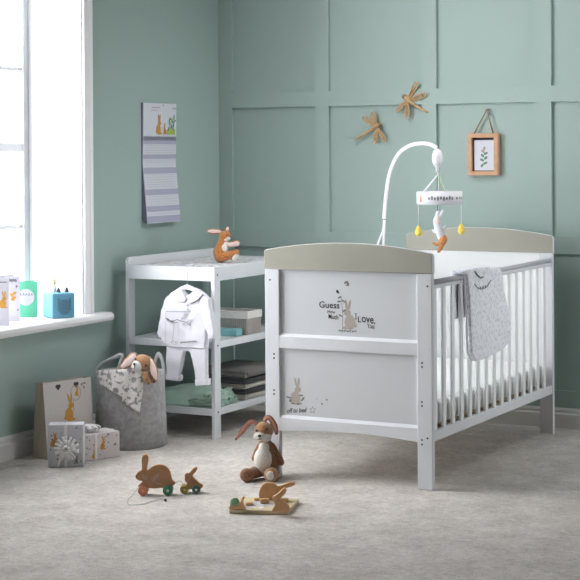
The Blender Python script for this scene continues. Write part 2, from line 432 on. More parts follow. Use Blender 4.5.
for i, (ya, yb_) in enumerate(ends):
    o = arch_board(ya, yb_, 'curved_top_board'); o['label'] = 'taupe curved top board'
    for x0, x1 in ((.0, .068), (.699, .766)):
        m = MB(); m.box(x0, x1, ya+.002, yb_-.002, 0, .873, .003); po = m.build('post', WHITE, cot)
        if i == 0:
            xs = (x0+x1)/2
            def dot(u, v, r=.0042):
                p = at(u, v, 1, 0.0); sm = MB(); sm.lathe([(0, -.0012), (r, -.0012), (r, .0006), (0, .0008)], p, 10, 0, Matrix.Rotation(PI/2, 3, 'X')); sm.build('screw_cap', SCREW, po)
            if x0 < .3:
                for q in ((270, 279.8), (274, 354), (274, 358), (274, 390), (274, 394)): dot(*q)
            else:
                for q in ((427.5, 286.3), (422, 363), (422, 367), (422, 402), (422, 406), (422, 440), (427.5, 438.4), (422, 444.5)): dot(*q)
    yp = ya+.012
    def rail(z0f, z1, name, arch=False):
        m = MB(); n = 18; poly = []
        xa, xb = .067, .700
        front, back = ya+.003, yb_-.003
        low = []
        for k in range(n+1):
            t = k/n; x = xa+(xb-xa)*t
            low.append((x, z0f+(.015*(1-(2*t-1)**2) if arch else 0)))
        V = []
        for x, z in low:
            V.append([m.bm.verts.new(q) for q in ((x, front, z), (x, front, z1-.012), (x, front+.010, z1), (x, back, z1), (x, back, z))])
        for A, B in zip(V, V[1:]):
            for k in range(5): m.bm.faces.new((A[k], A[(k+1) % 5], B[(k+1) % 5], B[k]))
        m.bm.faces.new(V[0]); m.bm.faces.new(V[-1][::-1])
        return m.build(name, WHITE, cot)
    rail(.191, .258, 'lower_rail', True)
    if i == 0:
        rail(.541, .602, 'middle_rail')
        m = MB(); m.box(.066, .701, ya+.016, ya+.022, .60, .876); up = m.build('upper_panel', PANEL, cot)
        m = MB(); m.box(.066, .701, ya+.016, ya+.022, .25, .545); lp = m.build('lower_panel', PANEL, cot)
    else:
        m = MB(); m.box(.066, .701, ya+.008, ya+.016, .25, .876); m.build('headboard_panel', SLATW, cot)
for side in (0, 1):
    xa, xb = ((.741, .763) if side else (.003, .025))
    m = MB(); m.box(xa, xb, .024, 1.491, .811, .827, .003); m.build('side_rail', WHITE, cot)
    m = MB(); m.tube([((xa+xb)/2, .025, .8365), ((xa+xb)/2, 1.490, .8365)], [(.0115, .0135)]*2, 14, flat=(0, 0, 1)); m.build('teething_rail', TEETH, cot, label='grey rounded teething rail')
    m = MB(); m.box(xa, xb, .024, 1.491, .193, .235, .003); m.build('side_rail', WHITE, cot)
    for k in range(15):
        y = .056+.0960*k
        m = MB(); m.box(xa+.005, xb-.005, y-.0155, y+.0155, .234, .812, .003); m.build('slat', SLATW, cot)
m = MB()
m.box(.027, .060, .03, 1.467, .205, .232); m.box(.706, .739, .03, 1.467, .205, .232)
for k in range(12): m.box(.03, .736, .05+.118*k, .115+.118*k, .232, .242, .002)
m.build('bed_base', BASEW, cot)
m = MB(); m.box(.032, .735, .034, 1.462, .243, .345, .022, seg=4)
tag(m.build('cot_mattress', MATT), 'white mattress lying inside the slatted cot bed', 'mattress')
for f in bpy.data.objects['cot_mattress'].data.polygons: f.use_smooth = True

# prints on the footboard
YF = ends[0][0]+.016
def fp(u, v): q = at(u, v, 1, YF); return q.x, q.z
SF = Surf((0, YF, 0), (1, 0, 0), (0, 0, 1), .0007)
def panel_text(mb, txt, u0, u1, v0, v1, du=0, m=0, slope=.05):
    P0 = at(u0, v1-slope*(u1-u0)/2, 1, YF); P1 = at(u1, v1+slope*(u1-u0)/2, 1, YF); P2 = at(u0+du, v0-slope*(u1-u0)/2, 1, YF)
    add_text(mb, txt, P0, P1, P2, m)
m = MB()
panel_text(m, 'Guess', 319.3, 339.6, 301.6, 308.2)
panel_text(m, 'How', 327.6, 335.4, 310.2, 313.4)
panel_text(m, 'Much', 328.6, 338.4, 314.3, 319.2, slope=.1)
m.build('lettering', INK, up, label='dark printed words left of the printed rabbit')
m = MB()
x0_, z0_ = fp(355.9, 319.0); x1_, z1_ = fp(355.9, 313.6)
SF.line(m, [(x0_, z0_), (x0_, z1_)], .0034, 0); SF.line(m, [(x0_-.0055, z0_), (x0_+.0055, z0_)], .0022, 0, 1.5); SF.line(m, [(x0_-.0055, z1_), (x0_+.0055, z1_)], .0022, 0, 1.5)
panel_text(m, 'L', 358.0, 361.2, 316.5, 322.3)
panel_text(m, 'ove.', 361.8, 375.4, 317.4, 323.1, slope=.15)
panel_text(m, 'You', 367, 374.2, 323.8, 328.4)
m.build('lettering', INK, up, label='dark printed words right of the printed rabbit')
m = MB()
x, z = fp(350, 329.5); SF.rabbit(m, x, z, .125, 0, 1, -1, 0)
m.build('printed_rabbit', [INKT], up); m = MB()
x, z = fp(342.5, 330)
SF.line(m, [(x, z), (x+.002, z+.06), (x-.003, z+.125), (x-.006, z+.14)], .0022, 1)
for dx, dz, a in ((-.012, .135, .5), (.006, .12, -.6), (.008, .08, .6), (-.008, .06, -.5), (-.014, .118, .1)):
    SF.blob(m, x+dx, z+dz, .010, .0035, a, 1, 2)
for k in range(7): SF.blob(m, x-.012+.012*k, z-.002-.002*(k % 2), .006, .0028, .4*(k % 3), 1, 2)
m.build('printed_plant', [INKT, INKG], up); m = MB()
x, z = fp(347, 283.5)
SF.blob(m, x-.006, z+.004, .008, .005, .6, 1); SF.blob(m, x+.004, z, .006, .011, .3, 1, 1.4); SF.blob(m, x-.002, z-.008, .004, .003, 0, 1)
m.build('printed_butterfly', [INKT, INKG], up); m = MB()
x, z = fp(337.5, 291.5); SF.blob(m, x, z, .006, .007, .4, 2, 2); SF.blob(m, x+.006, z-.006, .004, .003, .4, 1, 2)
m.build('printed_butterfly', [INKT, INKG, INK], up)
m = MB()
P0 = at(286.8, 413.0, 1, YF); P1 = at(306.3, 412.2, 1, YF); P2 = at(287.2, 408.4, 1, YF)
add_text(m, 'off to bed', P0, P1, P2, 0, shear=.1)
m.build('lettering', INK, lp, label='dark small printed words on the lower panel')
m = MB()
x, z = fp(295.5, 404.5); SF.rabbit(m, x, z, .115, 0, 1, 1, 1)
for dx, dz, a, rx in ((-.03, .028, -.2, .014), (.035, .025, .9, .014), (.028, .04, .1, .010), (-.012, .004, 0, .008), (.012, .003, 0, .008)): SF.blob(m, x+dx, z+dz, rx, .0035, a, 1, 2)
def star(mb, u, v, r, mi, filled):
    x, z = fp(u, v); pts = [(x+(r if k % 2 == 0 else r*.45)*math.sin(k*PI/5), z+(r if k % 2 == 0 else r*.45)*math.cos(k*PI/5)) for k in range(10)]
    if filled: SF.poly(mb, pts, mi)
    else: SF.line(mb, pts+pts[:1], .0018, mi)
m.build('printed_rabbit', [INKT, INKG], lp)
for q in ((312.7, 410, .015, 1, False), (316.8, 398.7, .005, 3, True), (322, 403.9, .005, 2, True), (326.9, 399.7, .005, 2, True)):
    m = MB(); star(m, *q); m.build('printed_star', [INKT, INKG, INK, INKLG], lp)

# sleeping bag over the near side rail
def cloth_prism(outline, off, name, mats, parent, vox, smooth=6, fur=0, local=False):
    m = MB(); m.prism(outline, off); return m.build(name, mats, parent, fuse=vox, smooth=smooth, fur=fur, furs=6, local=local)
xs = .766
ol = [(463.5, 271.5), (472, 270), (480, 272.5), (488, 267.8), (496, 266.5), (498.5, 275), (500.5, 292), (504, 308), (506.8, 322), (506.8, 336), (503.5, 345), (498, 350.5), (488, 355.5), (477, 360.5), (470.5, 359), (467.6, 352), (467, 335), (466.5, 315), (465.2, 295)]
bag = thing('sleeping_bag', 'pale lilac quilted baby sleeping bag hung over the cot side rail', 'sleeping bag', (.77, .5, .5))
m = MB(); m.prism([at(u, v, 0, xs) for u, v in ol], (.020, 0, 0))
for p in ((.262, .86), (.62, .86)): pass
m.box(.738, .79, .30, .60, .850, .868); m.box(.722, .740, .30, .60, .66, .866)
m.build('quilted_body', SLEEPM, bag, fuse=.006, smooth=5, fur=.0025, furs=4)
m = MB(); edge = [at(u, v, 0, xs+.011) for u, v in ol]; m.tube(edge[7:]+edge[:1], .0048, 8); m.build('piping', CLOTHW, bag, label='white piped edge')
m = MB(); q = [at(u, v, 0, xs+.0225) for u, v in ((474.5, 284), (478, 288), (482.5, 289), (487, 287), (491, 280))]; m.tube(q, .0018, 6)
for u, v in ((480.5, 288), (483, 287.5), (485.5, 286.5)): m.ell(at(u, v, 0, xs+.0225), (.001, .006, .007), m=0, sub=2)
m.build('embroidery', INKG, bag)
m = MB(); q = [at(u, v, 0, xs+.021) for u, v in ((474, 271.5), (477, 275.5), (480.5, 278), (482.2, 277))]; m.tube(q, [(.008, .003)]*4, 8, flat=(1, 0, 0)); m.build('neck_opening', INKG, bag)

# ------------------------------------------------------------------ changing table
tab = thing('changing_table', 'white open changing table with two shelves standing in the corner', 'changing table', (-.865, 1.065, 0))
TX0, TX1, TY0, TY1 = -1.127, -.622, .639, 1.490
for x0, x1 in ((TX0, TX0+.019), (TX1-.019, TX1)):
    for y0, y1 in ((TY0, TY0+.055), (TY1-.055, TY1)):
        m = MB(); m.box(x0, x1, y0, y1, 0, .76, .002); po = m.build('leg', WHITE, tab)
        if x0 > -1 and y0 < .8:
            for zz in (.783, .445, .128):
                sm = MB(); sm.lathe([(0, 0), (.005, 0), (.005, .0012), (0, .0014)], (x1-.0002, y0+.028, zz), 10, 0, Matrix.Rotation(PI/2, 3, 'Y')); sm.build('screw_cap', SCREW, po)
m = MB(); m.box(TX1-.019, TX1+.0005, TY0, TY1, .753, .822, .003); m.build('top_rail', WHITE, tab)
m = MB()
lp_ = [(TY0, .753), (TY1, .753), (TY1, .842), (TY1-.006, .853), (TY1-.018, .857), (TY0+.02, .857), (TY0+.006, .852), (TY0, .838)]
m.prism([(TX0, y, z) for y, z in lp_], (.019, 0, 0), bev=.002); m.build('raised_side_board', WHITE, tab)
for y0 in (TY0+.0005, TY1-.0185):
    m = MB(); m.box(TX0+.018, TX1-.018, y0, y0+.018, .753, .819, .002); m.build('top_rail', WHITE, tab)
m = MB(); m.box(TX0+.018, TX1-.018, TY0+.017, TY1-.017, .762, .774); m.build('top_board', WHITE, tab)
for nm, z0, z1 in (('middle', .431, .464), ('lower', .111, .144)):
    m = MB()
    m.box(TX0+.019, TX1-.019, TY0+.006, TY0+.022, z0, z1, .002); m.box(TX0+.019, TX1-.019, TY1-.022, TY1-.006, z0, z1, .002)
    m.box(TX0+.002, TX0+.018, TY0+.054, TY1-.054, z0, z1, .002); m.box(TX1-.018, TX1-.002, TY0+.054, TY1-.054, z0, z1, .002)
    m.box(TX0+.016, TX1-.016, TY0+.02, TY1-.02, z0+.006, z1-.008); m.build('shelf', WHITE, tab)
m = MB(); m.box(TX0+.024, TX1-.022, TY0+.022, TY1-.022, .775, .816, .012, seg=3)
mm = m.build('changing_mat', MATM); tag(mm, 'padded grey and white printed mat in the changing table top', 'changing mat')

# things on the shelves
bc = at(247.4, 335.3, 2, .456)
sb = thing('storage_basket', 'ribbed grey storage basket with a cream rim on the middle shelf', 'basket', (bc.x-.13, bc.y+.07, .456))
x0, x1, y0, y1 = bc.x-.27, bc.x, bc.y, bc.y+.14
m = MB(); n = 0
def rect_ring(x0, x1, y0, y1, z, t=0): return [(x0-t, y0-t, z), (x1+t, y0-t, z), (x1+t, y1+t, z), (x0-t, y1+t, z)]
def wall_ring(m, x0, x1, y0, y1, z0, z1, th, mi=0):
    m.box(x0, x1, y0, y0+th, z0, z1, .002, mi); m.box(x0, x1, y1-th, y1, z0, z1, .002, mi); m.box(x0, x0+th, y0+th, y1-th, z0, z1, .002, mi); m.box(x1-th, x1, y0+th, y1-th, z0, z1, .002, mi)
wall_ring(m, x0, x1, y0, y1, .456, .545, .008); m.box(x0+.005, x1-.005, y0+.005, y1-.005, .457, .462)
k = x0+.006
while k < x1-.004: m.box(k-.0028, k+.0028, y0-.0022, y0+.002, .458, .543, .0012); k += .0112
k = y0+.006
while k < y1-.003: m.box(x1-.002, x1+.0022, k-.0028, k+.0028, .458, .543, .0012); k += .0112
m.build('ribbed_body', RIB, sb)
m = MB(); wall_ring(m, x0-.005, x1+.005, y0-.005, y1+.005, .537, .574, .016); m.build('rim', RIMW, sb, label='cream folded rim')
c = at(236.3, 336.8, 2, .456)
m = MB(); m.box(c.x-.16, c.x, c.y-.0, c.y+.06, .4565, .490, .003); m.box(c.x-.155, c.x-.005, c.y+.004, c.y+.056, .490, .492)
o = m.build('flat_box', TEALB); tag(o, 'flat teal box lying in front of the ribbed storage basket', 'box')
# folded sage blanket with ruffled edge
gb = thing('muslin_blanket', 'folded sage green muslin blanket with ruffled edge on the lower shelf', 'blanket', (-.85, .82, .137))
m = MB()
for k in range(4):
    z = .142+.016*k; e = .012*k
    m.box(-1.085+e*1.6, -.665-e*.6, .678+e, .93-e*1.2, z-.005, z+.013, .007, seg=2)
m.ell((-.83, .82, .205), (.13, .10, .028)); m.ell((-.95, .80, .185), (.10, .10, .022))
m.build('folded_body', GREENB, gb, fuse=.006, smooth=4, fur=.005, furs=2.2)
m = MB(); ruff = []
for row in range(4):
    pts = []; rad = []
    for k in range(70):
        t = k/69; y = .684+.24*t; x = -.669+.010*math.sin(k*2.1+row)-.012*row; z = .147+.017*row+.006*math.sin(k*1.7+row*2)
        pts.append((x, y, z)); rad.append((.008, .011))
    m.tube(pts, rad, 8, flat=(0, 0, 1))
for row in range(3):
    pts = []
    for k in range(40):
        t = k/39; x = -.79+.14*t; y = .679+.006*math.sin(k*2.2+row); z = .152+.012*row+.004*math.sin(k*1.9+row)+.012*t; pts.append((x, y, z))
    m.tube(pts, [(.007, .008)]*40, 8, flat=(0, 0, 1))
m.build('ruffle', GREENB, gb)
def fold(name, label, mt, z, h, x0, x1, y0, y1, group=None):
    m = MB(); m.box(x0, x1, y0, y1, z, z+h*.48, h*.22, seg=3); m.box(x0+.006, x1-.004, y0+.005, y1-.004, z+h*.46, z+h, h*.24, seg=3)
    m.tube([(x1-.004, y0+.02, z+h*.5), (x1-.004, y1-.02, z+h*.5)], h*.46, 8)
    o = m.build(name, mt)
    for p in o.data.polygons: p.use_smooth = True
    return tag(o, label, 'blanket', group)
fx = (-.93, -.648, .985, 1.36)
zz = .137
for h, mt, lb in ((.030, CREAMB, 'cream folded blanket at the bottom of the dark blanket stack'), (.026, DARKB, 'charcoal folded blanket second from the bottom of the stack'),
                  (.022, CREAMB, 'thin cream folded blanket between charcoal and grey ones'), (.030, DARKB, 'charcoal folded blanket just under the grey top one'), (.040, GREYB, 'grey folded blanket on top of the stack on the lower shelf')):
    e = random.uniform(-.006, .006); fold('folded_blanket', lb, mt, zz, h, fx[0]+e, fx[1]+e*.5, fx[2]+e, fx[3]+e, 'folded blankets stacked on the lower shelf'); zz += h+.0005

# baby outfit on a hanger
YC = .592
hg = thing('clothes_hanger', 'small white clothes hanger hooked over the changing table front rail', 'hanger', (-.76, YC, .70))
hp = lambda u, v, y=YC: at(u, v, 1, y)
m = MB(); q = [hp(187.3, 286), hp(187.3, 276)]; c0 = q[-1]
q += [Vector((c0.x, YC+.001, .80)), Vector((c0.x, YC+.008, .822)), Vector((c0.x, YC+.03, .832)), Vector((c0.x, YC+.052, .830)), Vector((c0.x, YC+.060, .822))]
m.tube(q, .0022, 8); m.build('hook', TEETH, hg, label='thin grey metal hook')
m = MB(); m.tube([hp(172, 297), hp(177, 293), hp(181.5, 289), hp(187.3, 287), hp(193, 289), hp(198, 293), hp(203, 298)], [(.006, .005), (.008, .006), (.011, .007), (.013, .007), (.011, .007), (.008, .006), (.006, .005)], 10, flat=(0, 0, 1)); m.build('shoulder_bar', PLASTW, hg)
sh = thing('baby_shirt', 'white collared baby shirt with a printed front hung on the white hanger', 'baby shirt', (hp(183, 347).x, YC, .44))
tr = thing('baby_trousers', 'white baby trousers hung below the printed shirt', 'baby trousers', (hp(187, 385).x, YC, .27))
m = MB()
body = [(179, 288), (187, 296.5), (195.5, 288.5), (203.5, 295), (205.6, 306), (205, 325), (204.6, 348.8), (190, 349), (175, 347.6), (161.2, 347), (161.5, 330), (164, 312), (165.5, 300), (170, 293)]
m.prism([hp(u, v, YC-.020) for u, v in body], (0, .040, 0))
lsl = [(168, 295), (163.5, 301), (160.5, 312), (158, 326), (156.6, 333), (158, 338), (161.8, 338.5), (163.5, 330), (166, 315), (170, 304)]
m.prism([hp(u, v, YC-.012) for u, v in lsl], (0, .036, 0))
rsl = [(201, 292.5), (208, 299), (210.3, 309), (212.3, 322), (214, 332), (213.2, 339), (208, 340), (206.8, 332), (205, 318), (201, 303)]
m.prism([hp(u, v, YC-.026) for u, v in rsl], (0, .036, 0))
shb = m.build('shirt_body', CLOTHW, sh, fuse=.0055, smooth=5, fur=.004, furs=3.4)
for pts in ([(179.5, 286.5), (183, 293), (186.5, 299), (184, 302.5), (177.5, 301.5), (176.5, 293)], [(195.5, 287.5), (191.5, 294), (187.5, 299), (190, 303.5), (197, 300.5), (203, 293.5)]):
    m = MB(); m.prism([hp(u, v, YC-.031) for u, v in pts], (0, .010, 0), bev=.003); m.build('collar', CLOTHW, sh)
m = MB()
SH = Surf((0, YC-.0245, 0), (1, 0, 0), (0, 0, 1), .0005)
def sp(u, v): q = at(u, v, 1, YC-.025); return q.x, q.z
SH.line(m, [sp(166, 311.5), sp(191, 311.8)], .0022, 0); SH.line(m, [sp(166, 311.5), sp(165.5, 346)], .0015, 1)
def sline(wd, mi, *p): SH.line(m, [sp(*q) for q in p], wd, mi)
sline(.0030, 0, (165.5, 318), (168, 320), (172, 321.5), (177, 319.5), (181, 321), (187, 322), (192, 319.5)); sline(.0022, 0, (167, 320.5), (172, 323.5), (178, 322))
sline(.0016, 0, (174, 323), (173.4, 331), (172.5, 340)); sline(.0014, 1, (178.5, 322.5), (178, 332), (179, 340)); sline(.0018, 0, (181, 319), (183.5, 316), (185, 313.5)); sline(.0018, 0, (184.5, 317.5), (188, 314.5))
for u, v, rx, a in ((168, 319.5, .012, -.5), (172, 321.5, .012, -.2), (182.5, 318, .009, .6), (185, 314.5, .008, 1.0), (186.5, 322.5, .012, -.2), (190, 320.5, .011, .4), (184, 324, .009, .5), (188.5, 324.5, .008, -.6)):
    x, z = sp(u, v); SH.blob(m, x, z, rx, .0045, a, 0 if u < 180 else 1, 2)
sline(.002, 0, (171, 343), (173.5, 340.5), (176, 343), (178, 341)); sline(.002, 1, (170.5, 341), (174, 344.5), (177.5, 344))
for k in range(12):
    x, z = sp(181+1.35*k, 342.6-.12*k); SH.blob(m, x, z, .0034, .0036 if k % 3 else .0052, .4*k, 0, 2)
m.build('printed_picture', [INKG, INKLG], sh)
m = MB()
for u, v in ((187.3, 305), (187.3, 309.5)): m.lathe([(0, 0), (.004, 0), (.004, .002), (0, .0025)], hp(u, v, YC-.024), 10, 0, Matrix.Rotation(PI/2, 3, 'X'))
m.build('button', CLOTHF, sh)
m = MB(); m.prism([hp(u, v, YC-.014) for u, v in ((165.2, 345), (205.5, 346), (206.6, 384.5), (195.3, 385.3), (193.5, 368), (189.3, 351.8), (183.5, 351), (181, 365), (178, 380.8), (165.8, 379.5))], (0, .030, 0))
m.build('trouser_body', CLOTHW, tr, fuse=.0055, smooth=5, fur=.003, furs=3.4)
for pts in ([(165.2, 374.5), (179, 375.8), (178.4, 381.4), (165.2, 380)], [(194.2, 379.8), (207.2, 379.2), (207, 385.2), (195, 386)]):
    m = MB(); m.prism([hp(u, v, YC-.019) for u, v in pts], (0, .040, 0), bev=.004); m.build('cuff', CLOTHW, tr)

# ------------------------------------------------------------------ cot mobile
YM = 1.146
mo = thing('cot_mobile', 'white musical cot mobile with hanging soft rabbit and yellow drops', 'mobile', (.014, YM, .86))
mp = lambda u, v, y=YM: at(u, v, 1, y)
def smoothpts(pts, n=6):
    pts = [Vector(p) for p in pts]; out = []
    for i in range(len(pts)-1):
        p0 = pts[max(i-1, 0)]; p1 = pts[i]; p2 = pts[i+1]; p3 = pts[min(i+2, len(pts)-1)]
        for k in range(n):
            t = k/n; out.append(.5*((2*p1)+(-p0+p2)*t+(2*p0-5*p1+4*p2-p3)*t*t+(-p0+3*p1-3*p2+p3)*t**3))
    out.append(pts[-1]); return out
ap = [(384.2, 219), (384.6, 210), (386.3, 193), (389, 176), (393, 164), (399, 153.5), (407, 147), (417, 143.8), (428, 144), (437, 147.8)]
sp_ = smoothpts([mp(*p) for p in ap]); m = MB()
for sgn in (-1, 1):
    pts = []
    for i, p in enumerate(sp_):
        t = (sp_[min(i+1, len(sp_)-1)]-sp_[max(i-1, 0)]).normalized(); nrm = Vector((-t.z, 0, t.x)); pts.append(p+nrm*(sgn*.0056))
    m.tube(pts, .0042, 8)
m.tube(sp_, [(.004, .006)]*len(sp_), 8, flat=(0, 1, 0)); m.build('arm', PLASTW, mo)
m = MB(); m.tube(smoothpts([mp(384.2, 220), mp(382.6, 232), mp(378, 244), Vector((.004, YM, .875))]), .0055, 8)
m.tube([mp(384.5, 220), mp(383.5, 247), Vector((.022, YM, .875))], .0065, 8)
m.box(.000, .028, YM-.022, YM+.022, .8515, .895, .005); m.box(-.0135, -.0005, YM-.022, YM+.022, .79, .89, .003); m.build('clamp', PLASTW, mo)
bc_ = mp(437.3, 158)
m = MB(); m.ell(bc_, (.026, .026, .046)); m.tube([bc_+Vector((0, 0, -.03)), bc_+Vector((0, 0, -.068))], [.010, .007], 10); m.build('music_box', PLASTW, mo)
rc = mp(439.5, 197.8); RR = .107
apex = mp(438.3, 174)
for k, (nm, mt) in enumerate((('ribbon', PLASTW), ('ribbon', GREENT), ('ribbon', PLASTW), ('ribbon', PLASTW))):
    a = math.radians((254.7, -53, 98, 158)[k]); pe = rc+Vector((RR*math.cos(a), RR*math.sin(a), .028))
    m = MB(); m.tube([apex, pe], [(.0035, .0010)]*2, 6); m.build(nm, mt, mo)
m = MB(); m.tube([bc_+Vector((0, 0, -.066)), apex+Vector((0, 0, -.004))], .004, 8); m.build('hanging_cord', PLASTW, mo)
m = MB(); hw = .030
m.lathe([(RR, -hw), (RR+.002, -hw), (RR+.002, hw), (RR, hw), (RR, -hw)], rc, 48); bd = m.build('fabric_ring', BAND, mo)
m = MB()
def ringp(a, dz, rr=RR+.0028): return rc+Vector((rr*math.cos(a), rr*math.sin(a), dz))
def ring_blob(m, a, dz, ra, rz_, mi):
    V = [m.bm.verts.new(ringp(a+ra*math.cos(t)/RR, dz+rz_*math.sin(t))) for t in [2*PI*i/10 for i in range(10)]]; f = m.bm.faces.new(V); f.material_index = mi
camdir = math.atan2(-.885, .466)
for k in range(9): ring_blob(m, camdir-.55+.13*k, .002*math.sin(k*2), .0055, .011 if k % 2 else .008, 0)
for k in range(4): ring_blob(m, camdir+.75+.22*k, .004*math.sin(k*3), .006, .007, 0)
for dz, ra in ((.012, .004), (.0, .007), (-.012, .008)): ring_blob(m, camdir-1.02, dz, ra, .008, 1)
m.build('printed_picture', [INKG, CORAL], bd)
for nm, (ut, vt), (ub, vb) in (('a', (418.5, 204), (418.5, 231.5)), ('b', (461.3, 203), (461.3, 229.5))):
    s = 1 if nm == 'b' else -1
    p = rc+Vector((s*.098, -s*.0, 0)); pb = at(ub, vb, 1, YM)
    pt = Vector((pb.x, YM, rc.z-hw))
    m = MB(); m.tube([pt, pb+Vector((0, 0, .02))], .0012, 6); m.build('hanging_cord', PLASTW, mo)
    m = MB(); m.lathe([(0, -.024), (.010, -.021), (.0165, -.010), (.016, .002), (.010, .016), (.004, .027), (0, .030)], pb, 20); m.build('felt_drop', YELLOW, mo, label='yellow felt drop')
# soft rabbit hanging in the middle, head down
hb = rc.copy()
m = MB(); m.tube([apex, hb+Vector((-.004, 0, -.03)), mp(438.5, 214)], .0015, 6); m.build('hanging_cord', PLASTW, mo)
m = MB(); m.cap([mp(438, 213), mp(437, 221), mp(439.5, 230), mp(441, 237)], [.012, .020, .024, .018])
m.cap([mp(440.5, 218), mp(442.5, 211)], [.008, .007]); m.cap([mp(442, 232), mp(445.5, 226)], [.008, .006]); m.cap([mp(435, 232), mp(433, 230.5)], [.007, .006])
rb = m.build('soft_rabbit', PALEB, mo, fuse=.003, smooth=3, label='small soft rabbit hanging head down')
m = MB(); m.cap([mp(443.5, 239), mp(442.8, 241)], [.020, .020]); m.cap([mp(442.5, 243), mp(437, 244.5), mp(433.8, 243.6)], [.010, .009, .007]); m.cap([mp(443, 243), mp(441, 248), mp(438.5, 251.5)], [.010, .010, .008])
m.build('head', FURO, rb, fuse=.003, smooth=3, label='orange head with long ears')
m = MB(); m.ell(mp(437.5, 220, YM-.019), (.009, .004, .022)); m.build('belly', PINKL, rb)

# ------------------------------------------------------------------ wall things
def wp(u, v, y=YB-.012): return at(u, v, 1, y)
fr = thing('picture_frame', 'light wood picture frame with a green leaf print hung by rope', 'picture frame', (.345, YB, 1.35))
m = MB(); x0, x1, z0, z1 = .262, .424, 1.243, 1.456; t = .022; yf = YB-.034
m.box(x0, x1, yf, YB-.002, z1-t, z1, .002); m.box(x0, x1, yf, YB-.002, z0, z0+t, .002)
m.box(x0, x0+t, yf+.0002, YB-.002, z0+t, z1-t, .002); m.box(x1-t, x1, yf+.0002, YB-.002, z0+t, z1-t, .002)
m.build('frame', FRAMEW, fr)
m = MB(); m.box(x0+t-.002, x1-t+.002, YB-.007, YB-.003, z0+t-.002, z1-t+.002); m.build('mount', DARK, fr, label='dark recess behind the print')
m = MB(); m.box(x0+t+.008, x1-t-.002, YB-.018, YB-.015, z0+t+.004, z1-t-.012); cdp = m.build('print_card', PAPER, fr)
m = MB(); SU = Surf((.345, YB-.018, 1.30), (1, 0, 0), (0, 0, 1), .0006)
SU.line(m, [(-.006, -.01), (.0, .03), (-.002, .08)], .0014, 0)
for k, (dx, dz, a) in enumerate(((-.010, -.006, .9), (.008, .006, .5), (-.011, .022, -.5), (.010, .032, .7), (-.008, .044, -.7), (.010, .055, .4), (-.006, .066, -.6), (.002, .08, 1.3))): SU.blob(m, dx, dz, .011, .0065, a, 0 if k < 6 else 1)
m.build('leaf_print', [mat('print_green', (104, 146, 126), .7), INKT], cdp)
m = MB(); pk = wp(486.8, 110, YB-.02); m.tube([(x0+.03, YB-.02, z1-.002), pk, (x1-.028, YB-.02, z1-.002)], .0042, 8); m.ell(pk, (.008, .007, .007)); m.build('rope', ROPED, fr)
m = MB(); m.lathe([(0, 0), (.004, 0), (.004, .022), (0, .024)], (pk.x, YB-.0005, pk.z+.002), 10, 0, Matrix.Rotation(PI/2, 3, 'X')); m.build('hook', SCREW, fr)

def dragonfly(label, head, neck, mid, tail, wings):
    yd = YB-.022; P_ = lambda q: at(q[0], q[1], 1, yd)
    c = P_(mid); d = thing('dragonfly_decoration', label, 'wall decoration', (c.x, YB, c.z), 0, 'dragonfly decorations on the back wall')
    m = MB(); q = smoothpts([P_(neck), P_(mid), P_(mid).lerp(P_(tail), .5)+Vector((0, 0, -.004)), P_(tail)], 4); n = len(q)
    m.tube(q, [.011-.007*(i/(n-1)) for i in range(n)], 10)
    for i in range(0, n, 2): m.ell(q[i], .0125-.007*(i/(n-1)), sub=2)
    m.build('body', ROPE, d)
    m = MB(); m.ell(P_(head), (.012, .010, .012)); m.build('head', ROPED, d)
    for w0, w1, wd in wings:
        a, b_ = P_(w0), P_(w1); ax = b_-a; L = ax.length; ax.normalize(); nx = Vector((-ax.z, 0, ax.x)); yo = Vector((0, random.uniform(-.006, .004), 0))
        m = MB(); lp2 = []
        for k in range(22):
            t = 2*PI*k/22; s_ = .5-.5*math.cos(t); lp2.append(a+ax*(L*s_)+nx*(wd*math.sin(t)*(.35+.65*s_))+yo*s_)
        m.tube(lp2, .0036, 7, closed=True)
        lp3 = [a+(p-a)*.72 for p in lp2]; m.tube(lp3, .0026, 7, closed=True); m.tube([a, a+ax*L*.8+yo*.8], .0028, 7)
        m.build('wing', ROPE, d)
dragonfly('rope dragonfly wall decoration higher up, with its tail to the right', (404, 96.5), (406, 98), (409, 101), (427, 112), (((408, 99), (417.5, 82.5), .016), ((410, 100), (426.5, 94.5), .016), ((406.5, 101), (396.5, 111.5), .014), ((407.5, 102), (407, 118), .018)))
dragonfly('rope dragonfly wall decoration lower down, with its tail to the left', (379.5, 124.5), (377.5, 125.5), (374.5, 127), (355, 139.5), (((376, 126), (372.5, 111.8), .014), ((375, 126), (363, 117), .015), ((376.5, 128), (374.5, 144), .014), ((377.5, 128), (385.3, 141.3), .014)))

cal = thing('wall_calendar', 'long lilac wall calendar with a printed top picture beside the window', 'calendar', (XW, 1.09, 1.32))
cy0, cy1 = .905, 1.221
def cx(z):
    for (za, xa), (zb, xb) in zip(CALP, CALP[1:]):
        if zb <= z <= za: return xa+(xb-xa)*(za-z)/(za-zb)
    return CALP[-1][1]
CALP = [(1.622, .012), (1.43, .010), (1.315, .006), (1.17, .020), (1.01, .034)]
m = MB(); poly = [(XW+x, z) for z, x in CALP]+[(XW+x-.003, z) for z, x in CALP[::-1]]
m.prism([(x, cy0, z) for x, z in poly], (0, cy1-cy0, 0)); pg = m.build('front_pages', [PAPER], cal)
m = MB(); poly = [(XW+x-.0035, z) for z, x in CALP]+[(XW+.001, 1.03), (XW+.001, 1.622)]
m.prism([(x, cy0-.004, z) for x, z in poly], (0, cy1-cy0-.01, 0)); m.build('back_pages', [mat('calendar_back_pages', (120, 118, 140), .8)], cal, label='darker pages behind')  # pages behind the front sheet, in a darker tone
m = MB()
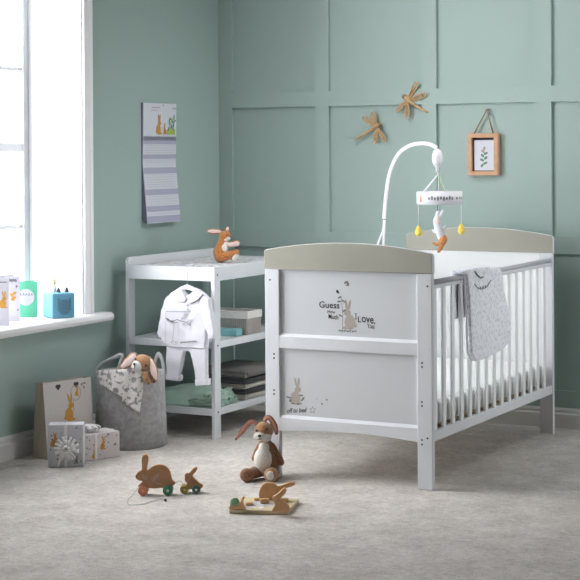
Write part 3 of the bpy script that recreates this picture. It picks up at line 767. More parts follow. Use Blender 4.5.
def calq(y0, y1, z0, z1, mi=0, k=1):
    zs = sorted(set([z0, z1]+[z for z, _ in CALP if z0 < z < z1]))
    for a, b_ in zip(zs, zs[1:]):
        V = [m.bm.verts.new((XW+cx(z)+.0005*k, y, z)) for y, z in ((y0, a), (y1, a), (y1, b_), (y0, b_))]; f = m.bm.faces.new(V); f.material_index = mi
H = 1.622-1.01
for z0, z1 in ((1.415, 1.455), (1.340, 1.362), (1.264, 1.294), (1.155, 1.184), (1.072, 1.099)): calq(cy0+.001, cy1-.001, z0-.003, z1-.003)
calq(cy0+.001, cy1-.001, 1.012, 1.045)
calq(cy0+.001, cy1-.001, 1.43, 1.619, 2)
for zz in [1.03+.0125*k for k in range(32)]: calq(cy0+.02, cy1-.02, zz, zz+.0012, 1, 2)
SC = Surf((XW+.0125, 0, 0), (0, 1, 0), (0, 0, 1), .0008)
SC.l = .0012
SC.line(m, [(.985, 1.600), (1.06, 1.600)], .006, 1); SC.line(m, [(.975, 1.585), (1.04, 1.585)], .004, 1); SC.line(m, [(1.18, 1.597), (1.22, 1.597)], .010, 1)
SC.blob(m, 1.09, 1.612, .006, .004, 0, 6)
SC.rabbit(m, 1.045, 1.462, .105, 3, 1, 1); SC.rabbit(m, 1.108, 1.462, .060, 3, 1, -1)
SC.poly(m, [(1.125, 1.462), (1.205, 1.462), (1.205, 1.49), (1.13, 1.488)], 5)
for dy, dz, a in ((.14, .03, 1.0), (.15, .06, 1.9), (.165, .04, 1.2), (.175, .07, 2), (.19, .05, 1.1), (.195, .09, 1.3), (.155, .08, .6), (.183, .03, 1.9), (.20, .07, .4)): SC.blob(m, 1.0+dy, 1.462+dz, .014, .005, a, 4, 2)
m.build('printed_page', [LILAC, INKLG, PAPER, INKO, INKGR, INKL, INKG], pg)

# ------------------------------------------------------------------ window sill things
SZ = .5975
RV = .4844
def card(label, u0, u1, vb, vt, mt, yaw, draw):
    c = at(u1, vb, 2, SZ); wd = (u1-u0)/218.0/math.cos(yaw-RV); h = (vb-vt)/222.0
    t = thing('greeting_card', label, 'card', (c.x, c.y, SZ), yaw, 'greeting cards on the window sill')
    m = MB(); m.prism([(-wd, 0, 0), (0, 0, 0), (0, 0.0, h), (-wd, 0, h)], (0, .0015, 0)); f_ = m.build('front_leaf', mt, t, local=True)
    m = MB(); m.prism([(-wd, .0015, 0), (-wd+.0015, .0015, 0), (-.03, .075, 0), (-.0315, .075, 0)], (0, 0, h)); m.build('back_leaf', mt, t, local=True)
    m = MB(); sf = Surf((-wd, 0, 0), (1, 0, 0), (0, 0, 1), .0006); mats = draw(m, sf, wd, h); m.build('printed_picture', mats, f_, local=True)
    return t
def d_white1(m, s, w_, h):
    s.rabbit(m, w_*.72, h*.36, h*.36, 0); s.line(m, [(w_*.2, h*.9), (w_*.9, h*.9)], .005, 1); return [INKO, INKG]
def d_white2(m, s, w_, h):
    for k in range(5): s.blob(m, w_*(.45+.09*k), h*(.90+.01*(k % 2)), .005, .008, .3, 1)
    for x_, y_ in ((.62, .58), (.75, .62), (.72, .52), (.66, .48)): s.blob(m, w_*x_, h*y_, .010, .007, x_*9, 0)
    s.blob(m, w_*.85, h*.77, .005, .006, 0, 1); s.blob(m, w_*.9, h*.25, .004, .004, 0, 1); s.line(m, [(w_*.6, h*.08), (w_*.85, h*.09)], .004, 2); return [INKO, INKG, INKLG]
def d_green(m, s, w_, h):
    s.blob(m, w_*.50, h*.56, w_*.36, w_*.36, 0, 0, 1, 28)
    for k in range(5): s.line(m, [(w_*(.24+.12*k), h*.60), (w_*(.27+.12*k), h*.68), (w_*(.31+.12*k), h*.61)], .003, 1, 2)
    for k in range(4): s.line(m, [(w_*(.40+.09*k), h*.48), (w_*(.43+.09*k), h*.52)], .0025, 2, 2)
    s.line(m, [(w_*.45, h*.43), (w_*.68, h*.44)], .0025, 2, 2); return [CARDW, INKG, INKLG]
card('white greeting card with an ochre rabbit, cut by the left edge of the photo', -14, 9.5, 325.5, 277.5, CARDW, RV+.1, d_white1)
card('white greeting card with ochre flecks standing before the green card', -1, 20, 321, 275, CARDW, RV+.1, d_white2)
card('mint green greeting card with a round white centre on the sill', 14, 37.6, 317.3, 280, CARDG, RV-.02, d_green)
cc = at(52.5, 319, 2, SZ); ca = RV+math.radians(32); cs = .116
fw_ = Vector((math.cos(ca), math.sin(ca), 0)); bk = Vector((-math.sin(ca), math.cos(ca), 0))
ctr = cc+fw_*(cs/2)+bk*(cs/2)
cube = thing('audio_cube', 'sky blue fabric audio cube with black ears on the window sill', 'speaker', (ctr.x, ctr.y, SZ), ca)
m = MB(); m.box(-cs/2, cs/2, -cs/2, cs/2, 0, cs*1.02, .010, seg=4); o = m.build('cube_body', BLUE, cube, local=True)
for p in o.data.polygons: p.use_smooth = True
m = MB(); sf = Surf((-cs/2, -cs/2, 0), (1, 0, 0), (0, 0, 1), .0006)
R_ = cs*.30; cxp, czp = cs*.52, cs*.45
for i in range(-6, 7):
    for j in range(-6, 8):
        x_, z_ = i*cs*.055, j*cs*.055
        inside = x_*x_+z_*z_ < R_*R_ or (R_*.35 < abs(x_) < R_*.92 and 0 < z_ < R_*1.15-(.0 if abs(x_) > R_*.6 else R_*.3))
        if inside: sf.poly(m, [(cxp+x_-.0024, czp+z_-.0024), (cxp+x_+.0024, czp+z_-.0024), (cxp+x_+.0024, czp+z_+.0024), (cxp+x_-.0024, czp+z_+.0024)], 0)
m.build('speaker_grille', BLUED, o, local=True)
for x_ in (-.02, .022):
    m = MB(); m.lathe([(.011, 0), (.009, .010), (.005, .020), (0, .026)], (x_+.01, -.02, cs*1.015), 14); m.build('ear', EARD, cube, local=True, label='black rubber ear')
fg = thing('toy_figure', 'tiny tan and white rabbit figure standing on the blue audio cube', 'figurine', (ctr.x, ctr.y, SZ+cs*1.02), ca)
m = MB(); m.cap([(-.022, 0, .010), (-.022, 0, .030)], [.010, .008]); m.build('body', PLASTW, fg, local=True)
m = MB(); m.ell((-.022, -.002, .046), (.009, .009, .010)); m.cap([(-.026, 0, .053), (-.027, .002, .074)], [.004, .003]); m.cap([(-.018, 0, .053), (-.017, .002, .070)], [.004, .003]); m.build('head', WOOD, fg, local=True)

# ------------------------------------------------------------------ felt basket with comforter
BC = Vector((-.914, .357, 0)); R0, R1, BH = .170, .157, .345
fb = thing('felt_basket', 'round grey felt basket with strap handles beside the changing table', 'basket', BC)
m = MB(); prof = [(0, .004), (R0-.01, .0), (R0, .008), ((R0+R1)/2, BH/2), (R1, BH-.003), (R1-.004, BH), (R1-.008, BH-.003), ((R0+R1)/2-.009, BH/2), (R0-.012, .02), (0, .018)]
m.lathe(prof, BC, 64); m.build('basket_body', FELT, fb)
def bcyl(a, z, off=.0): r = R0+(R1-R0)*z/BH+off; return Vector((BC.x+r*math.cos(a), BC.y+r*math.sin(a), z))
for a0, lean, nm in ((math.radians(208), 1, 'l'), (math.radians(66), 0, 'r')):
    c = bcyl(a0, BH); tg = Vector((-math.sin(a0), math.cos(a0), 0)); ou = Vector((math.cos(a0), math.sin(a0), 0)); pts = []
    for k in range(13):
        t = PI*k/12
        if nm == 'r': pts.append(c+tg*(.042*math.cos(t))+Vector((0, 0, -.05+.115*math.sin(t)))+ou*.002)
        else: pts.append(c+tg*(.048*math.cos(t))+Vector((0, 0, -.012+.045*math.sin(t)))+ou*(.002)+Vector((.885, .466, 0))*(.085*math.sin(t)))
    m = MB()
    if nm == 'l': m.tube(smoothpts([at(u, v, 1, c.y) for u, v in ((95.8, 378), (96.4, 371), (102.5, 364), (112.5, 358.5), (120.5, 355), (122.5, 357), (119.5, 365), (118, 372))], 4), [(.010, .004)]*29, 8, flat=VU)
    else: m.tube(pts, [(.004, .014)]*13, 8, flat=ou)
    m.build('handle', STRAP, fb)
# comforter: cloth over the front of the basket plus head with ears
def on_basket(u, v, off=.008):
    d = (_fw+RT*((u-CU)/FPX)-UP*((v-CV)/FPX)); r = .5*(R0+R1)+off
    ox, oy = CAMP.x-BC.x, CAMP.y-BC.y; a = d.x**2+d.y**2; b_ = 2*(ox*d.x+oy*d.y); c = ox*ox+oy*oy-r*r
    disc = b_*b_-4*a*c
    t = (-b_-math.sqrt(max(disc, 0)))/(2*a); return CAMP+d*t
cf = thing('bunny_comforter', 'floppy eared bunny comforter with printed cloth draped over the felt basket', 'soft toy', on_basket(136, 385))
def drape(pts, nu=14, nv=14, amp=.006, off=.009, freq=9):
    """pts: four photo corners tl, tr, br, bl on the basket front"""
    m = MB(); G = []
    for i in range(nv+1):
        row = []
        for j in range(nu+1):
            s_, t = j/nu, i/nv
            u = (pts[0][0]*(1-s_)+pts[1][0]*s_)*(1-t)+(pts[3][0]*(1-s_)+pts[2][0]*s_)*t
            v = (pts[0][1]*(1-s_)+pts[1][1]*s_)*(1-t)+(pts[3][1]*(1-s_)+pts[2][1]*s_)*t
            p = on_basket(u, v, off+amp*(1+math.sin(s_*freq+t*2.5)))
            row.append(m.bm.verts.new(p))
        G.append(row)
    for i in range(nv):
        for j in range(nu):
            f = m.bm.faces.new((G[i][j], G[i][j+1], G[i+1][j+1], G[i+1][j])); f.smooth = True
    return m
def cloth_build(m, name, parent):
    o = m.build(name, COMFORT, parent); md = o.modifiers.new('sol', 'SOLIDIFY'); md.thickness = .005; md.offset = 1; return o
cloth_build(drape([(97, 370.5), (129, 369), (126, 399), (101, 384)], amp=.004), 'cloth_flap', cf)
cloth_build(drape([(122, 369), (146, 371), (139.5, 413.5), (122.5, 402)], amp=.006, off=.014), 'cloth_flap', cf)
# local frame for soft things: x right in view, y away, z up
def vframe(name, label, cat, base, group=None, rz=RV): return thing(name, label, cat, base, rz, group)
hd = MB(); hc = on_basket(142.5, 363.5, .0); hc = Vector((hc.x, hc.y, hc.z))
VR = Vector((.885, .466, 0)); VB = Vector((-.466, .885, 0)); K = 1/224
def off(c, du, dv, db=0): return c+VR*(du*K)-VU*(dv*K)+VB*db
VM = Matrix((VR, VB, VU)).transposed()
hd.ell(hc, (.046, .042, .042), VM); hd.build('head', FUR, cf, fuse=.004, smooth=2, fur=.001)
m = MB(); m.ell(off(hc, -5.0, 2, -.026), (.026, .026, .027), VM); m.build('muzzle', MUZZLE, cf)
m = MB(); m.ell(off(hc, -7.5, -1.0, -.050), (.006, .005, .005), VM); m.tube([off(hc, -7.5, 0, -.051), off(hc, -7.3, 4, -.048)], .0012, 6); m.build('nose', STITCH, cf)
for du, dv in ((-6.5, -5.5), (4.2, 1.0)):
    m = MB(); m.ell(off(hc, du, dv, -.036 if du > 0 else -.034), .0052, sub=2); m.build('eye', STITCH, cf)
def ear(parent, pts, rads, mo_, mi_, inner=.6, fl=None, local=False):
    n = len(pts); m = MB(); pts = smoothpts(pts, 4); nn = len(pts)
    rr = []
    for i in range(nn):
        t = i/(nn-1)*(n-1); k = min(int(t), n-2); f = t-k; r = rads[k]*(1-f)+rads[k+1]*f; rr.append(r)
    fl = Vector(fl)
    m.tube(pts, [(max(r*.32, .003), r) for r in rr], 14, flat=fl); e = m.build('ear', mo_, parent, local=local)
    m = MB(); sh_ = fl.normalized()*.0
    m.tube([p+fl.normalized()*(max(r*.32, .003)*.55) for p, r in zip(pts[2:-1], rr[2:-1])], [(max(r*.20, .0022), r*inner) for r in rr[2:-1]], 12, flat=fl); m.build('inner_ear', mi_, e, local=local)
    return e
frn = -VB
ear(cf, [off(hc, -5, -8.5), off(hc, -9, -7, -.01), off(hc, -15, -1.0, -.015), off(hc, -23, 4.5, -.015)], [.012, .022, .024, .006], FUR, PINKL, .72, frn+VU*.4)
ear(cf, [off(hc, 5.5, -6), off(hc, 10, 0, -.02), off(hc, 12.5, 9, -.028), off(hc, 14, 18, -.03)], [.010, .018, .020, .006], FUR, PINKL, .78, frn)
for pp in ([(3, 10), (4, 14), (6.5, 18)],):
    m = MB(); m.cap([off(hc, a, b_, -.035) for a, b_ in pp], [.013, .013, .014]); m.build('paw', FUR, cf)
m = MB(); m.cap([off(hc, 8, 9, -.02), off(hc, 12, 17, -.024)], [.010, .013]); m.build('paw', FURD, cf)

# ------------------------------------------------------------------ gift bag and boxes
def quad_prism(m, A, B, C, D, off_, mi=0, ms=None): m.prism([A, B, C, D], off_, mi, ms)
gbA = at(47.6, 460, 2, 0); gbB = at(95, 451, 2, 0); H = .338
ex = (gbB-gbA).normalized(); W_ = (gbB-gbA).length; ey = Vector((-ex.y, ex.x, 0)); D_ = .10
gbag = thing('gift_bag', 'tall pale paper gift bag with taupe sides beside the wall', 'gift bag', gbA+ex*W_/2+ey*D_/2)
lean = ey*.028
m = MB()
def gq(x, y, z): return gbA+ex*x+ey*y+VU*z
fz = [gq(0, 0, 0), gq(W_, 0, 0), gq(W_, D_, 0), gq(0, D_, 0)]
tz = [gq(.0, .028, H), gq(W_, .028, H), gq(W_, .076, H), gq(0, .076, H)]
V = [m.bm.verts.new(p) for p in fz+tz]
sl = [m.bm.verts.new(gq(.012, .052, H)), m.bm.verts.new(gq(W_-.012, .052, H))]
lo = [m.bm.verts.new(gq(.012, .05, .12)), m.bm.verts.new(gq(W_-.012, .05, .12))]
def F_(vs, mi): f = m.bm.faces.new(vs); f.material_index = mi
F_((V[0], V[1], V[5], V[4]), 0); F_((V[2], V[3], V[7], V[6]), 0); F_((V[3], V[2], V[1], V[0]), 1)
F_((V[0], V[4], sl[0], lo[0]), 1); F_((V[0], lo[0], V[3]), 1); F_((lo[0], sl[0], V[7], V[3]), 1)
F_((V[1], lo[1], sl[1], V[5]), 1); F_((V[1], V[2], lo[1]), 1); F_((lo[1], V[2], V[6], sl[1]), 1)
gb_ = m.build('bag_body', [BAGF, BAGS], gbag)
md = gb_.modifiers.new('sol', 'SOLIDIFY'); md.thickness = .0015; md.offset = 0
eyf = (gq(0, .028, H)-gq(0, 0, 0)).normalized()
SG = Surf(gq(0, 0, 0), ex, eyf, .0016)
m = MB()
for fx_ in (.30, .68):
    SG.blob(m, W_*fx_-.007, H-.020, .009, .008, .5, 1); SG.blob(m, W_*fx_+.007, H-.020, .009, .008, -.5, 1); SG.poly(m, [(W_*fx_-.014, H-.023), (W_*fx_, H-.04), (W_*fx_+.014, H-.023)], 1)
SG.rabbit(m, W_*.50, .155, .125, 0, 1, 1); SG.line(m, [(W_*.60, .20), (W_*.60, .245)], .003, 2)
pts = [(W_*.66+.030*math.cos(a), .278+.034*math.sin(a)) for a in [2*PI*k/18 for k in range(19)]]; SG.line(m, pts, .0022, 2)
SG.rabbit(m, W_*.68, .262, .050, 0, 1.5, 1)
for dx, dz in ((.80, .312), (.84, .298), (.86, .316)): SG.blob(m, W_*dx, dz, .009, .004, dx*40, 2)
m.build('printed_picture', [INKO, SCREW, INKG], gb_)
def gift(label, uA, vA, uB, vB, h, depth, mt, seed, bow, tilt=0):
    A = at(uA, vA, 2, 0.001); B = at(uB, vB, 2, 0.001); ex = (B-A); wd = ex.length; ex.normalize(); ey = Vector((-ex.y, ex.x, 0)); ang = math.atan2(ex.y, ex.x)
    c = A+ex*wd/2+ey*depth/2
    t = thing('gift_box', label, 'gift', (c.x, c.y, 0.001), ang, 'wrapped gift boxes on the carpet')
    m = MB(); m.box(-wd/2, wd/2, -depth/2, depth/2, 0, h, .003); bx = m.build('wrapped_box', mt, t, local=True)
    m = MB(); rnd = random.Random(seed); sf = Surf((-wd/2, -depth/2, 0), (1, 0, 0), (0, 0, 1), .0008); s2 = Surf((-wd/2, -depth/2, h), (1, 0, 0), (0, 1, 0), .0008)
    for k in range(26):
        x_, y_ = rnd.uniform(.06, .94)*wd, rnd.uniform(.06, .94)*h; sf.blob(m, x_, y_, .0045, .003, rnd.uniform(0, 3), rnd.choice((1, 1, 2)))
        s2.blob(m, rnd.uniform(.06, .94)*wd, rnd.uniform(.1, .9)*depth, .004, .003, rnd.uniform(0, 3), rnd.choice((1, 1, 2)))
    if bow == 'rosette': sf.rabbit(m, wd*.16, h*.48, .065, 0, 1, 1); sf.rabbit(m, wd*.80, h*.10, .03, 1)
    else: sf.rabbit(m, wd*.52, h*.36, .06, 0, 1, 1); sf.rabbit(m, wd*.26, h*.06, .038, 0); sf.line(m, [(wd*.27, h*.35), (wd*.28, h*.62)], .002, 3); sf.blob(m, wd*.86, h*.5, .008, .004, .4, 1)
    m.build('printed_picture', [INKO, INKG, INKLG, CORAL], bx, local=True)
    m = MB()
    if bow == 'rosette':
        m.box(-.006, .006, -depth/2-.0016, -depth/2+.0005, 0, h+.001); m.build('ribbon', BOWW, t, local=True)
        m = MB(); cz = h*.44
        for ring, (n, r, ro) in enumerate(((17, .052, .014), (13, .037, .024), (8, .018, .034))):
            for k in range(n):
                a = 2*PI*k/n+ring*.3+rnd.uniform(-.15, .15); e = Vector((math.cos(a), 0, math.sin(a))); c0 = Vector((.004, -depth/2-.003-.006*ring, cz))
                pts = [c0+e*(r*.1), c0+e*(r*.6)+Vector((0, -ro*.8, 0)), c0+e*r*1.05+Vector((0, -ro*.5, 0)), c0+e*(r*.85)+Vector((0, -.001, 0)), c0+e*(r*.2)+Vector((0, -.001, 0))]
                m.tube(smoothpts(pts, 3), [(.0008, .0062)]*13, 6, flat=e)
        m.build('bow', BOWW, t, local=True)
        m = MB(); m.tube(smoothpts([(-.025, -depth/2-.005, h*.22), (-.03, -depth/2-.010, h*.10), (-.033, -depth/2-.010, .004)], 4), [(.001, .006)]*9, 6, flat=(0, -1, 0)); m.build('ribbon_tail', BOWW, t, local=True)
    else:
        m.box(-.006-.03, .006-.03, -depth/2-.0014, depth/2+.0014, -0.0+.001, h+.0014); m.box(-wd/2-.0014, wd/2+.0014, -.006, .006, .001, h+.0012); 
        m.build('ribbon', BOWW, t, local=True); m = MB()
        for k in range(9):
            a = 2*PI*k/9; e = Vector((math.cos(a), math.sin(a), 0)); c0 = Vector((-.03, 0, h+.002)); r = .052
            pts = [c0, c0+e*(r*.45)+VU*.028, c0+e*r+VU*.022, c0+e*(r*.8)+VU*.004, c0+e*.01+VU*.002]
            m.tube(smoothpts(pts, 3), [(.0009, .010)]*13, 6, flat=VU)
        m.ell((-.03, 0, h+.018), (.018, .018, .012)); m.build('bow', BOWW, t, local=True)
    return t
gift('square pale wrapped gift box with a white rosette bow on its front', 48.3, 467.5, 83.5, 467, .185, .085, GIFTW, 3, 'rosette')
gift('low pale wrapped gift box with a white ribbon bow on top', 83.8, 461.5, 119.8, 456.5, .116, .12, GIFTP, 5, 'top')

# ------------------------------------------------------------------ big seated bunny
K = 1/238
bb = at(259, 480, 2, 0); bn = vframe('plush_bunny', 'large brown plush bunny with white belly sitting against the cot post', 'soft toy', (bb.x, bb.y+.02, 0))
def L(u, v, y=0): return Vector(((u-259)*K, y, (480-v)*K+.002))
m = MB(); m.cap([L(264.5, 468, .030), L(264, 458, .032), L(263.5, 449, .036)], [.052, .047, .032]); m.cap([L(263, 449, .036), L(262, 444, .030)], [.028, .026])
m.build('body', FURD, bn, local=True, fuse=.004, smooth=4, fur=.0012)
m = MB(); m.ell(L(261.0, 462, .002), (.040, .036, .058)); m.ell(L(262, 450, .015), (.024, .026, .028)); m.build('belly', FURW, bn, local=True, fuse=.0035, smooth=3, fur=.0012, label='white belly')
m = MB(); m.ell(L(261.6, 432.8, .016), (.041, .038, .038)); m.build('head', FUR, bn, local=True, fuse=.003, smooth=2, fur=.001)
m = MB(); m.ell(L(258.6, 437.6, -.008), (.031, .026, .021)); m.ell(L(263, 438.5, -.004), (.028, .026, .020)); m.build('muzzle', FURW, bn, local=True, fuse=.003, smooth=3, fur=.001, label='white muzzle')
m = MB(); m.ell(L(257.6, 436.0, -.033), (.008, .005, .005)); m.tube([L(257.6, 437, -.034), L(257.8, 439.5, -.032)], .0012, 6); m.tube([L(255.5, 440, -.030), L(257.8, 439.5, -.032), L(260.3, 439.3, -.030)], .0012, 6); m.build('nose', STITCH, bn, local=True)
for u, v, y in ((254.8, 431.8, -.012), (264.6, 430.6, -.018)):
    m = MB(); m.ell(L(u, v, y), (.0045, .004, .0045), sub=2); m.tube([L(u-2.2, v+.2, y+.003), L(u, v-1.2, y-.001), L(u+2.2, v-.2, y+.003)], .0010, 6); m.build('eye', STITCH, bn, local=True)
ear(bn, [L(257, 430, .018), L(252.8, 424.8, .016), L(248, 424.0, .010), L(241, 431.5, 0), L(233.5, 441, -.008)], [.007, .008, .0095, .011, .004], FURD, PINK, .75, (0.1, -1, .15), True)
ear(bn, [L(262, 427, .016), L(263.5, 420.6, .012), L(268, 420.2, .012), L(272.5, 428, .018), L(274.8, 437, .022)], [.008, .010, .011, .013, .006], FURD, PINK, .6, (-.3, -1, .15), True)
m = MB(); m.cap([L(269, 449, .038), L(273, 456, .032), L(277, 462, .026), L(279, 465, .022)], [.017, .017, .017, .014]); m.build('arm', FURD, bn, local=True, fuse=.003, smooth=2, fur=.001)
m = MB(); m.cap([L(258, 448, .030), L(254, 454, .016), L(251.8, 460.5, .010)], [.013, .011, .011]); m.build('arm', FURD, bn, local=True, fuse=.003, smooth=2, fur=.001)
m = MB(); m.cap([L(258, 473, .020), L(251, 473.5, -.02), L(246, 474.5, -.048)], [.026, .026, .024]); m.ell(L(245.3, 473.5, -.062), (.031, .020, .030)); m.build('leg', FURD, bn, local=True, fuse=.0035, smooth=3, fur=.0012)
m = MB(); m.cap([L(268, 473, .015), L(269, 473.5, -.02), L(269.5, 474, -.045)], [.026, .025, .023]); m.ell(L(269, 473.3, -.060), (.031, .020, .029)); lg = m.build('leg', FUR, bn, local=True, fuse=.0035, smooth=3, fur=.0012)
m = MB(); m.ell(L(268.3, 473.5, -.074), (.017, .008, .020)); m.build('sole', FURW, lg, local=True, label='white sole')

# ------------------------------------------------------------------ orange plush on the table
K2 = 1/219
tb = at(228, 262.5, 2, .817); tb.z += .012; on = vframe('plush_hare', 'orange plush hare sitting sideways on the changing table', 'soft toy', (tb.x, tb.y, .829))
def Q(x_, y_, d=0): return Vector((((200+x_/11.6)-228)*K2, d, (262-(225+y_/11.6))*K2+.001))
m = MB(); m.cap([Q(235, 375), Q(232, 330), Q(243, 260), Q(255, 205)], [.036, .038, .028, .022]); m.cap([Q(255, 205), Q(285, 130)], [.022, .020]); m.ell(Q(280, 130), (.026, .024, .026)); m.ell(Q(300, 112), (.023, .02, .02))
m.build('body', FURO, on, local=True, fuse=.003, smooth=2, fur=.0015)
m = MB(); m.ell(Q(322, 155, -.006), (.014, .018, .010)); m.ell(Q(300, 170, -.010), (.012, .014, .008)); m.build('muzzle', FURW, on, local=True, label='white muzzle')
m = MB(); m.ell(Q(281, 285, -.010), (.019, .026, .026), Matrix.Rotation(-.25, 3, 'Y')); m.ell(Q(292, 235, -.006), (.014, .018, .018)); m.build('belly', FURW, on, local=True, fuse=.003, smooth=3, fur=.001, label='white belly')
m = MB(); m.ell(Q(350, 140, -.002), .004, sub=2); m.build('nose', STITCH, on, local=True)
m = MB(); m.ell(Q(313, 108, -.021), .0035, sub=2); m.build('eye', STITCH, on, local=True)
ear(on, [Q(250, 85, .006), Q(205, 70, .004), Q(130, 65, 0), Q(60, 62, -.002)], [.008, .012, .014, .004], FURO, PINKL, .7, (0, -1, .2), True)
ear(on, [Q(300, 85, .012), Q(312, 55, .010), Q(318, 25, .008), Q(312, 8, .006)], [.009, .012, .011, .004], FURO, PINKL, .7, (.3, -1, 0), True)
m = MB(); m.cap([Q(300, 225, -.010), Q(350, 238, -.018), Q(400, 232, -.02), Q(440, 222, -.02)], [.011, .012, .013, .014]); m.build('arm', PINKL, on, local=True, fuse=.003, smooth=2, fur=.001, label='pale inner arm')
m = MB(); m.cap([Q(330, 232, .02), Q(400, 215, .024), Q(445, 215, .026)], [.010, .011, .014]); m.build('arm', FURO, on, local=True, fuse=.003, smooth=2, fur=.001)
for d, s_ in ((-.024, 0), (.026, 1)):
    m = MB(); m.cap([Q(240, 385, d*.7), Q(310, 378, d), Q(385, 350, d*1.1), Q(425, 340, d*1.1)], [.026, .022, .018, .016] if s_ == 0 else [.022, .018, .016, .018]); m.ell(Q(408, 378, d*1.1), (.017, .014, .026), Matrix.Rotation(.5, 3, 'Y')); lg = m.build('leg', FURO, on, local=True, fuse=.003, smooth=2, fur=.0015)
    m = MB(); m.ell(Q(418, 388, d*1.1-.006), (.014, .013, .021), Matrix.Rotation(.5, 3, 'Y')); m.build('sole', FURW, lg, local=True, label='white sole')

# ------------------------------------------------------------------ wooden pull along toys
K3 = 1/246
def wooden_toy(name, label, base_uv, outline, thick, wheels, s, wood, extra=None):
    b0 = at(base_uv[0], base_uv[1], 2, 0); t = vframe(name, label, 'wooden toy', b0, 'wooden pull along toys')
    def T(x_, y_, d=0): return Vector((((130+x_/6.44)-base_uv[0])*K3, d, (base_uv[1]-(445+y_/6.44))*K3))
    m = MB(); pts = smoothpts([T(*p, -thick/2) for p in outline]+[T(*outline[0], -thick/2)], 3)[:-1]
    m.prism(pts, (0, thick, 0), 0, 1, bev=.0025, smooth=True); bd_ = m.build('wooden_body', [wood, WOOD], t, local=True)
    for x_, y_, r, sd, mt, hub in wheels:
        r = r/6.44*K3; c = T(x_, y_, 0); c.z = r+.0005; yo = sd*(thick/2+.0075)
        R = Matrix.Rotation(PI/2, 3, 'X')
        m = MB(); m.lathe([(0, -.0055), (r-.002, -.0055), (r, -.0035), (r, .0035), (r-.002, .0055), (0, .0055)], c+Vector((0, yo, 0)), 28, 0, R); wh = m.build('wheel', mt, t, local=True)
        m = MB(); m.lathe([(0, -.001), (r*.28, -.001), (r*.28, .0075), (0, .008)], c+Vector((0, yo, 0)), 16, 0, R); m.build('hub', hub, wh, local=True)
    for x_, y_, r in {(q[0], q[1], q[2]) for q in wheels}:
        r = r/6.44*K3; c = T(x_, y_, 0); c.z = r+.0005
        m = MB(); m.tube([c+Vector((0, -thick/2-.006, 0)), c+Vector((0, thick/2+.006, 0))], .003, 8); m.build('axle', WOOD, t, local=True)
    if extra: extra(t, T, bd_, thick)
    return t
big = [(85, 72), (100, 64), (118, 70), (122, 95), (116, 130), (110, 155), (120, 160), (150, 138), (188, 127), (228, 136), (256, 168), (268, 208), (275, 228), (288, 236), (289, 252), (270, 262), (240, 268), (245, 285), (235, 290), (210, 275), (160, 278), (120, 276), (100, 292), (85, 294), (70, 275), (55, 262), (72, 245), (84, 232), (60, 226), (42, 212), (42, 192), (60, 170), (78, 160), (80, 130), (79, 95)]
def big_extra(t, T, bd_, th):
    m = MB(); y = -th/2-.0006
    def ln(pts, wd, mi):
        s = Surf((0, -th/2, 0), (1, 0, 0), (0, 0, 1), .0008); s.line(m, [(T(*p).x, T(*p).z) for p in pts], wd, mi)
    for pts in ([(85, 190), (95, 215), (112, 222)], [(100, 195), (118, 212)], [(150, 235), (160, 205), (185, 185)], [(160, 225), (180, 200), (190, 195)], [(165, 240), (205, 250)], [(150, 215), (170, 195)]): ln(pts, .0026, 0)
    s = Surf((0, -th/2, 0), (1, 0, 0), (0, 0, 1), .001); q = T(68, 185); s.blob(m, q.x, q.z, .002, .002, 0, 1); q = T(45, 198); s.blob(m, q.x, q.z, .002, .0025, 0, 1)
    m.build('painted_marks', [INKLG, STITCH], bd_, local=True)
    m = MB(); pts = [T(58, 268), T(20, 300, -.05), T(-10, 345, -.09), T(-22, 385, -.13), T(30, 382, -.12), T(90, 378, -.11), T(140, 362, -.10), T(190, 355, -.09), T(228, 360, -.09)]
    zz = [None, .02, .003, .003, .003, .003, .003, .003, .003]
    out = []
    for (u_, v_), z_ in zip(((58, 268), (20, 320), (-12, 352), (-10, 384), (40, 384), (90, 380), (140, 362), (190, 352), (228, 360)), zz):
        if z_ is None: out.append(T(u_, v_)); continue
        wpt = at(130+u_/6.44, 445+v_/6.44, 2, z_); out.append(wmat(t).inverted() @ wpt)
    m.tube(smoothpts(out, 5), .0016, 6); m.build('pull_cord', CORD, t, local=True)
    m = MB(); m.ell(out[-1]+Vector((0, 0, .003)), .006, sub=2); m.build('cord_bead', SCREW, t, local=True)
wooden_toy('hare_pull_toy', 'big brown wooden hare toy on coral and green wheels', (158, 494.8), big, .022, ((88, 290, 32, -1, CORAL, WOOD), (245, 286, 32, -1, GREENP, HUBW), (88, 290, 32, 1, CORAL, WOOD), (245, 286, 32, 1, GREENP, HUBW)), 1, WOODB, big_extra)
small = [(430, 142), (437, 150), (425, 172), (405, 195), (412, 210), (430, 228), (452, 246), (468, 255), (468, 270), (452, 280), (420, 282), (370, 282), (352, 280), (352, 262), (368, 245), (356, 232), (354, 210), (356, 188), (368, 180), (382, 180), (396, 165), (412, 148)]
def small_extra(t, T, bd_, th):
    m = MB(); m.tube(smoothpts([T(352, 262, -.002), T(335, 240, 0), T(315, 232, 0), T(292, 245, 0)], 4), .0018, 6); m.build('link_cord', CORD, t, local=True)
wooden_toy('hare_pull_toy', 'small wooden hare toy on olive and dark green wheels', (194, 493), small, .018, ((352, 283, 27, -1, OLIVE, WOODP), (428, 285, 26, -1, TEALD, HUBW), (352, 283, 27, 1, OLIVE, WOODP), (428, 285, 26, 1, CORAL, WOODP)), 1, WOODB, small_extra)

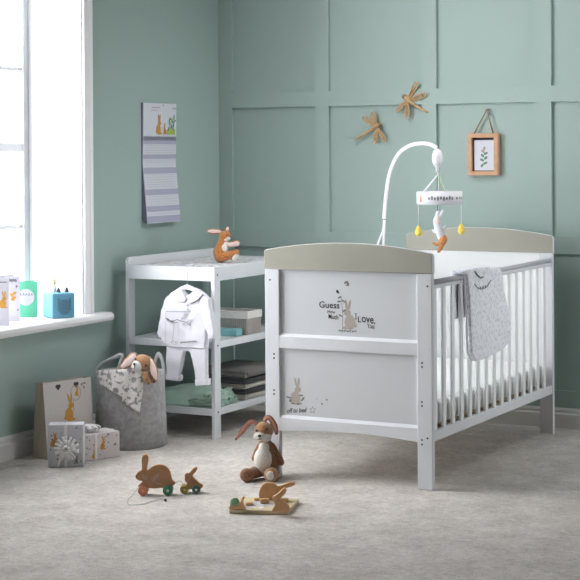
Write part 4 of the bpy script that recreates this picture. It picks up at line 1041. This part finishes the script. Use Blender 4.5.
# ------------------------------------------------------------------ wooden puzzle
pA = at(229.3, 513.6, 2, 0); pB = at(288, 515.4, 2, 0); pC = at(299, 502.8, 2, 0); pD = pA+(pC-pB)
cen = (pA+pB+pC+pD)/4
pz = thing('puzzle_board', 'flat pale wooden puzzle board lying on the carpet', 'puzzle', cen)
m = MB(); m.prism([p+VU*.0005 for p in (pA, pB, pC, pD)], (0, 0, .016), bev=.002); pbd = m.build('board', WOODP, pz)
m = MB(); ux = (pB-pA); uy = (pD-pA)
SPZ = Surf(pA+VU*.0165, ux.normalized(), (uy-ux*(uy.dot(ux)/ux.length_squared)).normalized(), .0006)
sk = uy.dot(ux)/ux.length; hh = (uy-ux*(uy.dot(ux)/ux.length_squared)).length
rnd = random.Random(4)
for a_, b_, c_, d_ in ((.35, .30, .055, .014), (.60, .45, .05, .016), (.45, .62, .04, .012), (.75, .25, .03, .012)): SPZ.blob(m, a_*ux.length+b_*sk, b_*hh, c_, d_, .1, 1, .6, 20)
for k in range(16):
    t1, t2 = rnd.uniform(.2, .85), rnd.uniform(.12, .8); SPZ.blob(m, t1*ux.length+t2*sk, t2*hh, rnd.uniform(.008, .02), rnd.uniform(.006, .012), rnd.uniform(0, 3), k % 3, 1+.1*k)
m.build('printed_picture', [HUBW, CARDW, INKLG], pbd)
PZ = .0172
def piece(label, outline, uv, mt, thick=.014, decor=None, yaw=0, name='puzzle_piece'):
    b0 = at(uv[0], uv[1], 2, PZ); t = vframe(name, label, 'puzzle piece', b0, 'wooden pieces on the puzzle board', RV+yaw)
    def T(x_, y_, d=0): return Vector((((220+x_/6.82)-uv[0])/243, d, (uv[1]-(470+y_/6.82))/243))
    pts = smoothpts([T(*p, -thick/2) for p in outline]+[T(*outline[0], -thick/2)], 3)[:-1]
    mz = min(p.z for p in pts); pts = [p-VU*mz for p in pts]
    m = MB(); m.prism(pts, (0, thick, 0), 0, 1, bev=.002, smooth=True); bo = m.build('piece_body', [WOODM, mt], t, local=True)
    if decor:
        m = MB(); x_, y_, r, mt2 = decor; c = T(x_, y_, 0)-VU*mz; m.lathe([(0, 0), (r, 0), (r, .0015), (0, .0018)], c+Vector((0, -thick/2+.0002, 0)), 24, 0, Matrix.Rotation(PI/2, 3, 'X')); m.build('painted_spot', mt2, bo, local=True)
    return t
piece('large wooden hare shaped puzzle piece standing at the back of the board', [(272, 190), (268, 160), (280, 120), (305, 92), (345, 88), (375, 100), (395, 112), (440, 98), (470, 86), (500, 90), (500, 105), (470, 118), (430, 130), (420, 145), (405, 165), (380, 195), (350, 200), (300, 200)], (266, 499.8), WOOD, .016)
piece('small wooden rabbit shaped puzzle piece standing at the front right of the board', [(440, 136), (452, 148), (445, 170), (420, 195), (415, 205), (440, 225), (465, 245), (470, 275), (455, 284), (370, 284), (362, 272), (378, 245), (372, 225), (362, 210), (365, 190), (385, 180), (405, 165), (425, 145)], (281, 511.5), WOOD, .014)
piece('wooden snail shaped puzzle piece with a green round shell', [(72, 238), (76, 212), (95, 200), (118, 202), (132, 218), (136, 232), (144, 205), (152, 190), (160, 188), (165, 195), (156, 215), (158, 240), (170, 258), (160, 268), (90, 268), (62, 264), (70, 252)], (236, 509), WOOD, .014, (103, 222, .0155, SHELLG))
def block(label, u, v, w_, d_, h, yaw, mt=WOOD):
    c = at(u, v, 2, PZ); m = MB(); m.box(-w_/2, w_/2, -d_/2, d_/2, 0, h, .004, seg=3); o = m.build('puzzle_piece', mt); o.location = (c.x, c.y, PZ); o.rotation_euler = (0, 0, RV+yaw)
    tag(o, label, 'puzzle piece', 'wooden pieces on the puzzle board')
block('wooden block puzzle piece lying before the large hare piece', 264.5, 503.2, .036, .022, .018, .1)
block('thin wooden puzzle piece lying behind the snail piece', 249, 505.2, .030, .016, .011, .3)
block('wooden block puzzle piece lying by the back right edge of the board', 284.3, 501.6, .034, .020, .014, -.1)
block('small wooden puzzle piece lying left of the block before the hare', 257, 500.6, .022, .018, .011, .2)
